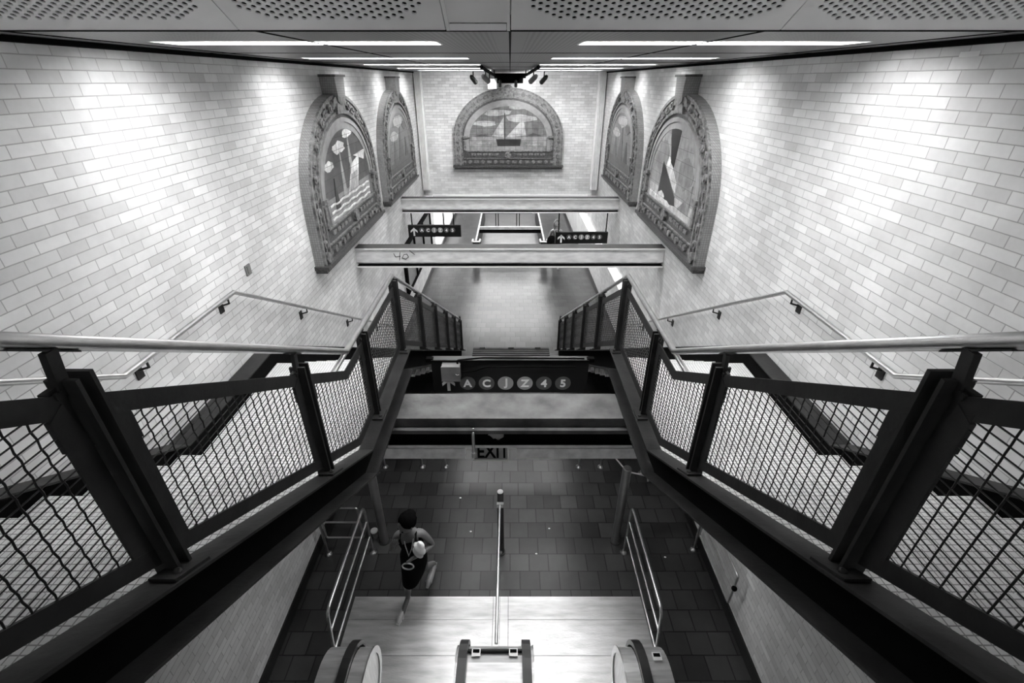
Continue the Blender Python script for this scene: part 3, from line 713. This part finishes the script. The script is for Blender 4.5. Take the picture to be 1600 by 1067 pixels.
# glazed advert case on the left wall past the near beam
t = thing('display_case', 'black framed glass advert case low on the left wall beyond the near beam', 'display case', (-W, 12.4, -4.65))
mb = MB(); x0, x1 = -W, -W + .07; y0, y1, z0, z1 = 10.6, 14.6, -4.65, -3.45
mb.box(x0, x1, y0, y0 + .14, z0, z1).box(x0, x1, y1 - .1, y1, z0, z1).box(x0, x1, y0, y1, z1 - .1, z1).box(x0, x1, y0, y1, z0, z0 + .06)
for yy in (11.9, 13.2): mb.box(x0, x1, yy - .04, yy + .04, z0, z1)
mb.build('frame', M['black'], t)
for a, b in ((10.74, 11.86), (11.94, 13.16), (13.24, 14.5)): MB().box(x0, x0 + .03, a, b, z0 + .06, z1 - .1).build('poster', M['cream'], t)
t = thing('corridor_advert', 'bright white backlit advert on the left corridor wall with a dark spire', 'advert', (-W, 18, -5.2))
MB().box(-W + .003, -W + .03, 15.6, 22.0, -5.2, -3.3).build('lit_face', M['lit_poster'], t)
MB().prism([(-W + .03, y_, z_) for y_, z_ in ((17.4, -4.9), (17.8, -4.9), (17.8, -4.2), (17.6, -3.9), (17.4, -4.2))], (.01, 0, 0)).build('spire', M['bench'], t)
tag(MB().box(W - .033, W - .003, 9.9, 21, -4.23, -3.95).build('emissive_strip', M['glow_strip']), 'bright white glowing strip along the right corridor wall', 'light strip')  # white strip drawn with an emissive surface
# corridor ceiling lights
for i, y in enumerate((15.6, 18.6, 21.6, 24.6)):
    tag(MB().box(-1.6, 1.6, y, y + .3, -2.95, -2.91).build('corridor_light', M['corr_light']), 'corridor ceiling light behind the back wall, number %s along' % ['one', 'two', 'three', 'four'][i], 'ceiling light', 'corridor lights')

# ------------------------------------------------------------------ far guard railing with sign
t = thing('guard_railing', 'far H-shaped guard railing with dark solid sides and pale cross rail', 'railing', (0, 17.2, FZ))
for s in (-1, 1):
    MB().box(s * 1.13, s * 1.15, 15.3, 21, FZ, -4.72).build('side_panel', M['steel_dark'], t)
    MB().tube([(s * 1.14, 15.2, -4.68), (s * 1.14, 21, -4.68)], .035, 8).build('side_rail', M['steel'], t)
    MB().tube(fillet([(s * 1.02, 15.4, -4.70), (s * 1.02, 15.12, -4.70), (s * 1.26, 15.12, -4.70), (s * 1.26, 15.4, -4.70)], .08), .03, 8).build('end_loop', M['white'], t)
    MB().box(s * 1.03, s * 1.25, 15.16, 15.3, FZ, -4.74).build('end_post', M['steel_dark'], t)
MB().box(-1.13, 1.13, 16.8, 16.88, -4.76, -4.66).build('cross_rail', M['cream'], t)
MB().box(-1.13, 1.13, 16.84, 16.88, -4.90, -4.76).build('cross_board', M['black'], t)
t = thing('direction_sign', 'black sign with a down arrow on thin poles over the far guard railing', 'sign', (-.1, 16.95, -4.2))
MB().box(-.97, .81, 16.9, 16.98, -4.2, -3.85).build('panel', M['sign'], t)
for x in (-.52, -.43, .24, .34): MB().box(x - .015, x + .015, 16.92, 16.95, -4.66, -4.2).build('pole', M['black'], t)
mb = MB(); mb.prism([(-.90, 16.9, -4.06), (-.68, 16.9, -4.06), (-.79, 16.9, -4.18)], (0, -.005, 0)); mb.build('arrow', M['white'], t)
bullets(t, [('J', .20, -4.11, True), ('Z', .38, -4.11, True)], 16.898, .075, .11)
# bench beyond the bridge
t = thing('bench', 'low dark slatted metal bench standing alone beyond the bridge', 'bench', (.02, 8.6, FZ))
for k in range(4): MB().box(-.80, .84, 8.42 + .085 * k, 8.48 + .085 * k, -5.10, -5.07).build('slat', M['stringer'], t)
for x in (-.7, .72): MB().box(x, x + .05, 8.40, 8.76, -5.13, -5.10).box(x, x + .05, 8.40, 8.44, FZ, -5.12).box(x, x + .05, 8.70, 8.74, FZ, -5.12).build('leg', M['bench'], t)
MB().box(-.83, .87, 8.36, 8.40, -5.35, -5.10).build('front_rail', M['bench'], t)
for x in (-.6, .02, .6): MB().box(x - .06, x + .06, 8.70, 8.76, -5.07, -5.045).build('clamp', M['bench'], t)

# ------------------------------------------------------------------ floor furniture near the escalators
def bollard(x, y, h, r, m, label):
    t = thing('bollard', label, 'bollard', (x, y, FZ), 'bollards')
    MB().lathe((x, y, FZ), [(r, 0), (r, h - .02), (r * .95, h)], 20).build('shaft', m, t)
    MB().lathe((x, y, FZ + h), [(r * .9, 0), (r * .9, .006)], 20).build('cap', M['steel'], t)
    MB().lathe((x, y, FZ), [(r + .02, 0), (r + .02, .012)], 20).build('base_ring', M['steel_dark'], t)
bollard(-1.72, 4.2, 1.35, .055, M['column'], 'tall steel bollard on the left, partly behind the left staircase')
bollard(1.44, 4.2, 1.35, .055, M['column'], 'tall steel bollard with flat cap standing right of the escalators')
bollard(-.12, 4.03, 1.13, .04, M['steel_dark'], 'dark bollard at the end of the centre rail between the escalators')
t = thing('centre_rail', 'long thin steel rail between the dark bollard and the centre balustrade', 'rail', (-.13, 3.2, -4.6))
MB().tube([(-.125, 4.0, -4.52), (-.13, 2.40, -4.60)], .016, 10).build('rail', M['steel'], t)
MB().tube([(-.12, 3.95, -5.44), (-.12, 3.99, -5.44)], .02, 8).box(-.16, -.08, 3.95, 3.99, -4.56, -4.50).build('clamp', M['steel'], t)
def barrier(label, pts_list, feet, cat='barrier', knob=None):
    x = sum(f[0] for f in feet) / len(feet); y = sum(f[1] for f in feet) / len(feet)
    t = thing('pipe_barrier', label, cat, (x, y, FZ), 'pipe barriers')
    for i, pts in enumerate(pts_list):
        MB().tube(fillet(pts, .09 if i == 0 else .03, 6), .0165 if i == 0 else .0125, 10).build('frame' if i == 0 else 'rail', M['steel'], t)
    for f in feet: MB().lathe((f[0], f[1], FZ), [(.05, 0), (.05, .008), (.025, .02), (.02, .03)], 16).build('foot', M['steel'], t)
    if knob: MB().ball(knob, .03, .03, .03).build('latch', M['black'], t)
for s, x in ((-1, -1.83), (1, 1.52)):
    barrier('three-rail steel barrier running back from the %s escalator newel' % side(s),
            [[(x, 4.03, FZ), (x, 4.03, -4.63), (x, 2.72, -4.63), (x, 2.62, -5.22)], [(x, 4.03, -4.90), (x, 2.66, -4.90)], [(x, 4.03, -5.18), (x, 2.62, -5.18)]], [(x, 4.03)])
barrier('steel barrier across the left side by the wall, half hidden by the left staircase',
        [[(-2.42, 4.0, FZ), (-2.42, 4.0, -4.6)], [(-2.30, 4.0, -4.62), (-1.90, 4.0, -4.62), (-1.90, 4.0, -5.17), (-2.38, 4.0, -5.17), (-2.38, 4.0, -4.62), (-2.30, 4.0, -4.62)], [(-2.38, 4.0, -4.88), (-1.9, 4.0, -4.88)]], [(-2.42, 4.0)])
barrier('steel swing gate folded flat along the right wall',
        [[(2.47, 4.07, FZ), (2.47, 4.07, -4.55)], [(2.44, 3.95, -4.62), (2.44, 3.09, -4.62), (2.44, 3.09, -5.10), (2.44, 3.98, -5.10), (2.44, 3.98, -4.62), (2.44, 3.95, -4.62)], [(2.44, 3.98, -4.86), (2.44, 3.09, -4.86)]], [(2.47, 4.07)], 'gate', (2.43, 3.07, -4.8))
barrier('steel rail with three legs behind the girder on the left',
        [[(-2.04, 5.6, FZ), (-2.04, 5.6, -4.65), (-1.05, 5.6, -4.65), (-1.05, 5.6, FZ)], [(-2.04, 5.6, -5.1), (-1.5, 5.6, -5.1)], [(-1.43, 5.6, FZ), (-1.43, 5.6, -4.65)]], [(-2.04, 5.6), (-1.43, 5.6), (-1.05, 5.6)])
barrier('steel rail with two legs behind the girder on the right',
        [[(1.12, 5.6, FZ), (1.12, 5.6, -4.65), (1.48, 5.6, -4.65), (1.48, 5.6, FZ)], [(1.12, 5.6, -5.1), (1.48, 5.6, -5.1)]], [(1.12, 5.6), (1.48, 5.6)])
barrier('slanting steel gate rails behind the right bollard',
        [[(2.1, 5.45, FZ), (2.1, 5.45, -4.6)], [(1.5, 5.25, -4.62), (1.5, 5.25, -4.85), (1.66, 4.85, -4.85), (1.95, 4.75, -4.85)], [(1.62, 5.35, -4.7), (1.95, 4.98, -4.7), (1.99, 5.1, -4.4)], [(1.97, 5.15, -4.4), (1.97, 4.8, -5.0)]], [(2.1, 5.45)], 'gate', (1.97, 4.98, -4.7))
t = thing('paper_cup', 'white lidded paper cup on the floor beside the left bollard', 'cup', (-1.86, 4.26, FZ))
MB().lathe((-1.86, 4.26, FZ), [(.032, 0), (.045, .13)], 16).build('cup', M['jbox'], t)
MB().lathe((-1.86, 4.26, FZ + .13), [(.049, 0), (.049, .012), (.04, .022)], 16).build('lid', M['white'], t)
rnd = random.Random(3)
for k, (x, y, where) in enumerate([(2.05, 3.95, 'right of the right barrier'), (-.75, 4.95, 'left of the centre under the bridge'), (.55, 4.4, 'right of the dark bollard'), (1.9, 5.5, 'behind the right staircase edge'), (.35, 4.0, 'just beyond the right metal plate'), (-.55, 4.35, 'beside the walking woman')]):
    tag(MB().ball((x, y, FZ + .006), .016, .012, .006, 8, 4).build('litter_scrap', M['white']), 'tiny pale scrap of litter on the floor, ' + where, 'litter', 'litter scraps')

# ------------------------------------------------------------------ escalators
def zh(y):     # top of balustrade body
    return -4.54 if y > 1.3 else -4.54 + .577 * (1.3 - y)
YC = 2.14
def newel_profile(rr, zc=-4.90, n=14):
    top = [(-3.2, zh(-3.2) + rr - .36), (1.3, -4.54 + rr - .36)]
    arc = [(YC + rr * math.sin(R(180 * k / n)), zc + rr * math.cos(R(180 * k / n))) for k in range(n + 1)]
    return top + arc
def body(x0, x1, rr, mi_m):
    p = newel_profile(rr); n = len(p)
    poly = [(x0, y, z) for y, z in p] + [(x0, 1.95, FZ + .01), (x0, 1.3, FZ + .01), (x0, -3.2, zh(-3.2) - .95)]
    return MB().prism(poly, (x1 - x0, 0, 0))
def hand(x0, x1):
    a = newel_profile(.405); b = newel_profile(.365); mb = MB(); v = []
    for (ya, za), (yb, zb) in zip(a, b): v += [(x0, ya, za), (x1, ya, za), (x1, yb, zb), (x0, yb, zb)]
    f = []
    for i in range(len(a) - 1):
        for j in range(4): f.append((4 * i + j, 4 * i + (j + 1) % 4, 4 * i + 4 + (j + 1) % 4, 4 * i + 4 + j))
    mb.add(v, f, 0, False); return mb
def rim(x0, x1, r0, r1):
    a = newel_profile(r1); b = newel_profile(r0); v = []
    for (ya, za), (yb, zb) in zip(a, b): v += [(x0, ya, za), (x1, ya, za), (x1, yb, zb), (x0, yb, zb)]
    f = []
    for i in range(len(a) - 1):
        for j in range(4): f.append((4 * i + j, 4 * i + (j + 1) % 4, 4 * i + 4 + (j + 1) % 4, 4 * i + 4 + j))
    return MB().add(v, f)
def sticker(t, x, y, z):
    e = MB().ribbon([(y - .03, z, z + .004), (y + .04, z - .005, z - .001)], x - .04, x + .04).build('warning_label', M['white'], t)
    MB().ribbon([(y + .0, z + .001, z + .007), (y + .03, z - .002, z + .003)], x - .03, x + .03).build('label_mark', M['black'], e)
for s, (xo, xh0, xh1, xi) in ((-1, (-1.70, -1.50, -1.42, -1.29)), (1, (1.43, 1.23, 1.15, 1.02))):
    t = thing('escalator_balustrade', 'outer %s escalator balustrade with rounded steel newel and black handrail' % side(s), 'escalator balustrade', ((xo + xi) / 2, 2, FZ), 'escalator balustrades')
    body(xo, xh0, .345, 0).build('outer_deck', M['brushed'], t)
    body(xh0, xh1, .345, 0).build('core', M['steel_dark'], t)
    body(xh1, xi, .345, 0).build('inner_panel', M['brushed'], t)
    rim(xi, xi - s * .012, .30, .36).build('panel_rim', M['steel'], t)
    hand(xh0, xh1).build('handrail', M['rubber'], t)
    if s > 0: sticker(t, 1.33, YC + .12, -4.545)
t = thing('escalator_balustrade', 'wide centre escalator balustrade with two black handrails and steel deck', 'escalator balustrade', (-.14, 2, FZ), 'escalator balustrades')
body(-.49, .21, .35, 0).build('deck', M['brushed'], t)
rim(-.50, -.49, .28, .36).add(*(lambda r_: (r_.v, r_.f))(rim(.21, .22, .28, .36))).build('panel_rim', M['steel'], t)
hand(-.47, -.39).build('handrail', M['rubber'], t); hand(.11, .19).build('handrail', M['rubber'], t)
sticker(t, -.31, YC + .16, -4.558); sticker(t, .03, YC + .16, -4.558)
MB().box(-.39, .11, 2.32, 2.335, -4.62, -4.56).build('end_band', M['steel_dark'], t)
for x0, x1, lab in ((-1.29, -.49, 'left'), (.21, 1.02, 'right')):
    t = thing('escalator_steps', 'grooved steps of the %s escalator rising towards the camera' % lab, 'escalator steps', ((x0 + x1) / 2, .5, FZ))
    for k in range(9):
        MB().box(x0 + .01, x1 - .01, .9 - .4 * (k + 1), .9 - .4 * k, FZ + .23 * k, FZ + .23 * (k + 1)).build('step', M['plate'], t)
# floor plates
for x0, x1, lab in ((-1.89, -.205, 'wide ribbed metal floor plate at the foot of the left escalator'), (-.02, 1.59, 'wide ribbed metal floor plate at the foot of the right escalator')):
    t = thing('floor_plate', lab, 'floor plate', ((x0 + x1) / 2, 2.6, FZ), 'escalator floor plates')
    for a, b in ((3.135, 3.41), (2.745, 3.13), (.9, 2.74)):
        MB().box(x0, x1, a, b, FZ, FZ + .008).build('plate', M['plate'], t)
tag(MB().box(-.20, -.125, .9, 3.41, FZ, FZ + .008).box(-.12, -.025, .9, 3.41, FZ, FZ + .007).build('joint_strip', M['plate']), 'narrow metal strip between the two escalator floor plates', 'floor strip')

# ------------------------------------------------------------------ people
def skin_mesh(name, joints, edges, m, parent, levels=2):
    b = BASE[parent.name]; keys = list(joints)
    me = bpy.data.meshes.new(name)
    me.from_pydata([Vector(joints[k][:3]) + Vector((0, 0, H)) - b for k in keys], [(keys.index(a), keys.index(c)) for a, c in edges], [])
    o = bpy.data.objects.new(name, me); COL.objects.link(o); o.parent = parent; BASE[o.name] = b
    me.materials.append(m)
    sk = o.modifiers.new('skin', 'SKIN'); sk.use_smooth_shade = True
    if not me.skin_vertices: me.skin_vertices.new() if hasattr(me.skin_vertices, 'new') else None
    lay = me.skin_vertices[0].data
    for i, k in enumerate(keys):
        r = joints[k][3]; r = r if isinstance(r, tuple) else (r, r); lay[i].radius = r; lay[i].use_root = (i == 0)
    su = o.modifiers.new('sub', 'SUBSURF'); su.levels = levels; su.render_levels = levels
    return o
def hand_joints(J, E, pre, wrist, d, side_v, curl):
    d = Vector(d).normalized(); sv = Vector(side_v).normalized(); cu = Vector(curl).normalized(); wv = Vector(wrist)
    J[pre + 'palm'] = (*(wv + d * .05), (.028, .018)); E.append((pre + 'wrist', pre + 'palm'))
    for i, L in enumerate((.062, .072, .066, .052)):
        base = wv + d * .085 + sv * (.024 - .016 * i)
        J[pre + 'f%da' % i] = (*base, .009); J[pre + 'f%db' % i] = (*(base + d * L * .5 + cu * .012), .0085); J[pre + 'f%dc' % i] = (*(base + d * L * .8 + cu * .035), .0075)
        E += [(pre + 'palm', pre + 'f%da' % i), (pre + 'f%da' % i, pre + 'f%db' % i), (pre + 'f%db' % i, pre + 'f%dc' % i)]
    J[pre + 'ta'] = (*(wv + d * .045 + sv * .035), .010); J[pre + 'tb'] = (*(wv + d * .085 + sv * .05 + cu * .02), .009)
    E += [(pre + 'palm', pre + 'ta'), (pre + 'ta', pre + 'tb')]
def head(t, c, face, m_skin, m_hair, r=.088, long=False):
    c = Vector(c); f = Vector(face).normalized(); up = Vector((0, 0, 1)); up = (up - f * up.dot(f)).normalized(); sd = f.cross(up)
    W3 = lambda a, b, d: c + sd * a + f * b + up * d
    def fn(p):
        q = Vector(p); k = 1 - .25 * max(0, -q.z / .115); return sd * q.x * k + f * (q.y * (1 - .1 * max(0, -q.z / .115))) + up * q.z
    mb = MB().ball(c, .073, .092, .113, 20, 14, fn=fn)
    mb.add([W3(-.014, .086, -.018), W3(.014, .086, -.018), W3(0, .112, -.022), W3(0, .088, .03)], [(0, 1, 2), (0, 2, 3), (1, 3, 2)])     # nose
    for q in (-1, 1): mb.ball(W3(q * .072, -.005, -.005), .012, .018, .028, 8, 6)
    h = mb.build('head', m_skin, t)
    mb = MB()
    for q in (-1, 1): mb.ball(W3(q * .03, .083, .008), .012, .008, .007, 8, 6)
    mb.build('eye', M['black'], h)
    MB().ball(W3(0, .083, -.055), .024, .008, .008, 8, 6).build('mouth', M['terra_dark'], h)
    mb = MB()
    def hf(p):
        q = Vector(p); wob = 1 + .04 * math.sin(q.x * 140) * math.cos(q.z * 120); return (sd * q.x + f * q.y + up * q.z) * wob
    mb.ball(W3(0, -.03, .035), .092, .098, .10, 20, 12, fn=hf)
    if long:
        for q in (-1, 1): mb.tube([W3(q * .07, -.01, .03), W3(q * .085, .0, -.08), W3(q * .08, .02, -.22)], .035, 8, radii=[.035, .04, .02])
        mb.tube([W3(0, -.08, 0), W3(0, -.10, -.15), W3(0, -.09, -.26)], .06, 8, radii=[.07, .07, .04])
    else: mb.ball(W3(.02, -.09, .03), .06, .055, .06, 14, 10, fn=hf)
    mb.build('hair', m_hair, t)

# woman walking onto the left plate
t = thing('person', 'woman in black sleeveless dress walking onto the left metal plate, white bundle under arm', 'person', (-1.12, 3.4, FZ))
J = {'pelvis': (-1.10, 3.43, -4.72, (.115, .09)), 'waist': (-1.095, 3.41, -4.56, (.095, .075)), 'chest': (-1.09, 3.37, -4.38, (.12, .085)), 'collar': (-1.088, 3.34, -4.26, (.07, .05)),
     'neck': (-1.08, 3.31, -4.17, .043), 'skull': (-1.07, 3.285, -4.08, .045),
     'Lsh': (-.955, 3.37, -4.27, .048), 'Lel': (-.855, 3.39, -4.50, .036), 'L_wrist': (-.99, 3.21, -4.44, .024),
     'Rsh': (-1.22, 3.355, -4.28, .048), 'Rel': (-1.285, 3.30, -4.47, .036), 'R_wrist': (-1.235, 3.17, -4.26, .024),
     'Lhip': (-1.03, 3.45, -4.80, .09), 'Lkn': (-1.03, 3.50, -5.07, .055), 'Lan': (-.96, 3.76, -5.34, .030), 'Lball': (-1.00, 3.62, -5.455, .030), 'Ltoe': (-1.02, 3.55, -5.470, .024),
     'Rhip': (-1.16, 3.42, -4.80, .09), 'Rkn': (-1.19, 3.32, -5.08, .055), 'Rcalf': (-1.205, 3.34, -5.22, .046), 'Ran': (-1.225, 3.345, -5.41, .030), 'Rball': (-1.265, 3.18, -5.455, .030), 'Rtoe': (-1.285, 3.10, -5.465, .022)}
E = [('pelvis', 'waist'), ('waist', 'chest'), ('chest', 'collar'), ('collar', 'neck'), ('neck', 'skull'), ('collar', 'Lsh'), ('Lsh', 'Lel'), ('Lel', 'L_wrist'), ('collar', 'Rsh'), ('Rsh', 'Rel'), ('Rel', 'R_wrist'),
     ('pelvis', 'Lhip'), ('Lhip', 'Lkn'), ('Lkn', 'Lan'), ('Lan', 'Lball'), ('Lball', 'Ltoe'), ('pelvis', 'Rhip'), ('Rhip', 'Rkn'), ('Rkn', 'Rcalf'), ('Rcalf', 'Ran'), ('Ran', 'Rball'), ('Rball', 'Rtoe')]
J['Lwrist'] = J.pop('L_wrist'); J['Rwrist'] = J.pop('R_wrist'); E = [(a.replace('_w', 'w'), b.replace('_w', 'w')) for a, b in E]
hand_joints(J, E, 'L', J['Lwrist'][:3], (-.6, -.6, .15), (0, -.3, 1), (-.2, .3, -.8)); hand_joints(J, E, 'R', J['Rwrist'][:3], (.3, -.2, .9), (1, 0, 0), (.2, .8, .1))
E = [(a if a != 'Lwrist' else 'Lwrist', b) for a, b in E]
skin_mesh('body', J, E, M['skin'], t)
head(t, (-1.068, 3.25, -3.99), (-.6, -.7, -.35), M['skin'], M['hair'])
mb = MB().loft([((-1.09, 3.365, -4.33), .135, .095), ((-1.092, 3.375, -4.42), .140, .105), ((-1.095, 3.405, -4.56), .118, .095), ((-1.10, 3.425, -4.70), .155, .125), ((-1.105, 3.42, -4.82), .155, .135), ((-1.125, 3.40, -4.96), .135, .145), ((-1.155, 3.37, -5.08), .105, .135)])
for q in (-1.17, -1.01): mb.tube([(q, 3.28, -4.34), (q, 3.31, -4.225), (q, 3.40, -4.24), (q, 3.45, -4.36)], .009, 6)
mb.build('dress', M['dress'], t)
for nm, a, b, dz in (('L', (-.955, 3.77, -5.375), (-1.03, 3.51, -5.49), .06), ('R', (-1.225, 3.385, -5.475), (-1.30, 3.06, -5.486), .0)):
    a, b = Vector(a), Vector(b); d = (b - a).normalized(); sd = Vector((-d.y, d.x, 0)).normalized() * .038
    mb = MB().prism([a - sd * .7, a + sd * .7, b - d * .08 + sd, b + sd * .4, b - sd * .4, b - d * .08 - sd], (0, 0, .014))
    mb.tube([b - d * .02 + Vector((0, 0, .012)), b - d * .07 + Vector((0, 0, .026)), a + d * .10 + Vector((0, 0, .03)), a + d * .0 + Vector((0, 0, .03))], .03, 10, radii=[.02, .036, .03, .03])
    c1 = b - d * .07; mb.tube([c1 - sd + Vector((0, 0, .01)), c1 + Vector((0, 0, .05)), c1 + sd + Vector((0, 0, .01))], .012, 6)
    c2 = a + d * .05; mb.tube([c2 - sd * .8 + Vector((0, 0, .01)), c2 + Vector((0, 0, .075)), c2 + sd * .8 + Vector((0, 0, .01))], .010, 6)
    mb.build('shoe', M['silver'], t)
mb = MB().tube([(-1.14, 3.30, -4.25), (-1.12, 3.25, -4.33), (-1.09, 3.22, -4.46), (-1.05, 3.24, -4.36), (-1.03, 3.31, -4.24)], .006, 6); mb.build('necklace', M['silver'], t)
mb = MB().ball((-.965, 3.21, -4.34), .065, .05, .115, 16, 12, fn=lambda p: Vector((p.x, p.y, p.z)) * (1 + .12 * math.sin(p.x * 70 + p.z * 60)))
tag(mb.build('white_bundle', M['cloth_white']), 'crumpled white bundle held under the left arm of the walking woman', 'bundle')
t = thing('handbag', 'small black bag with a pale ring handle held by the walking woman', 'handbag', (-1.09, 3.14, -4.6))
MB().ball((-1.085, 3.17, -4.56), .055, .035, .05, 14, 10).build('pouch', M['dress'], t)
MB().tube([(-1.085 + .06 * math.cos(R(20 * k)), 3.125, -4.50 + .05 * math.sin(R(20 * k))) for k in range(18)], .008, 6, closed=True).build('handle', M['silver'], t)

# second figure, far off by the stairwell
cx, cy = 1.50, 14.8
t = thing('person', 'long-haired person in grey and black standing beyond the near beam on the right', 'person', (cx, cy, FZ))
J = {'pelvis': (cx, cy, -4.68, (.13, .1)), 'waist': (cx, cy, -4.52, (.11, .085)), 'chest': (cx, cy, -4.32, (.14, .1)), 'collar': (cx, cy, -4.20, (.08, .06)), 'neck': (cx, cy - .01, -4.12, .045), 'skull': (cx, cy - .02, -4.05, .045),
     'Lsh': (cx + .15, cy, -4.23, .05), 'Lel': (cx + .22, cy, -4.48, .04), 'Lwrist': (cx + .2, cy - .1, -4.68, .028), 'Rsh': (cx - .15, cy, -4.23, .05), 'Rel': (cx - .23, cy, -4.48, .04), 'Rwrist': (cx - .22, cy - .1, -4.68, .028),
     'Lhip': (cx + .08, cy, -4.75, .09), 'Lkn': (cx + .08, cy - .12, -5.08, .055), 'Lan': (cx + .08, cy - .08, -5.42, .032), 'Ltoe': (cx + .09, cy - .25, -5.465, .028),
     'Rhip': (cx - .08, cy, -4.75, .09), 'Rkn': (cx - .07, cy + .0, -5.08, .055), 'Ran': (cx - .06, cy + .16, -5.41, .032), 'Rtoe': (cx - .06, cy + .02, -5.465, .028)}
E = [('pelvis', 'waist'), ('waist', 'chest'), ('chest', 'collar'), ('collar', 'neck'), ('neck', 'skull'), ('collar', 'Lsh'), ('Lsh', 'Lel'), ('Lel', 'Lwrist'), ('collar', 'Rsh'), ('Rsh', 'Rel'), ('Rel', 'Rwrist'),
     ('pelvis', 'Lhip'), ('Lhip', 'Lkn'), ('Lkn', 'Lan'), ('Lan', 'Ltoe'), ('pelvis', 'Rhip'), ('Rhip', 'Rkn'), ('Rkn', 'Ran'), ('Ran', 'Rtoe')]
hand_joints(J, E, 'L', J['Lwrist'][:3], (0, -.2, -1), (-1, 0, 0), (-.3, -.4, 0)); hand_joints(J, E, 'R', J['Rwrist'][:3], (0, -.2, -1), (1, 0, 0), (.3, -.4, 0))
skin_mesh('body', J, E, M['skin_pale'], t)
head(t, (cx, cy - .03, -3.99), (-.1, -1, -.1), M['skin_pale'], M['hair_pale'], long=True)
mb = MB().loft([((cx, cy, -4.19), .09, .07), ((cx, cy, -4.26), .18, .115), ((cx, cy, -4.4), .165, .12), ((cx, cy, -4.55), .14, .11), ((cx, cy, -4.68), .17, .13)])
for q in (-1, 1): mb.tube([(cx + q * .15, cy, -4.24), (cx + q * .22, cy, -4.48), (cx + q * .20 + (q < 0) * -.02, cy - .1, -4.67)], .05, 8, radii=[.06, .052, .04])
mb.build('jacket', M['jacket'], t)
MB().loft([((cx, cy, -4.60), .165, .125), ((cx, cy, -4.8), .18, .16), ((cx, cy + .02, -5.0), .19, .2)]).build('skirt', M['dress'], t)
t = thing('shoulder_bag', 'black shoulder bag at the side of the far person', 'bag', (cx - .2, cy - .15, -4.75))
MB().ball((cx - .17, cy - .17, -4.52), .15, .07, .19, 14, 10).build('pouch', M['dress'], t)
MB().tube([(cx - .27, cy - .12, -4.45), (cx - .12, cy - .13, -4.2), (cx - .06, cy - .14, -4.45)], .012, 6).build('strap', M['dress'], t)
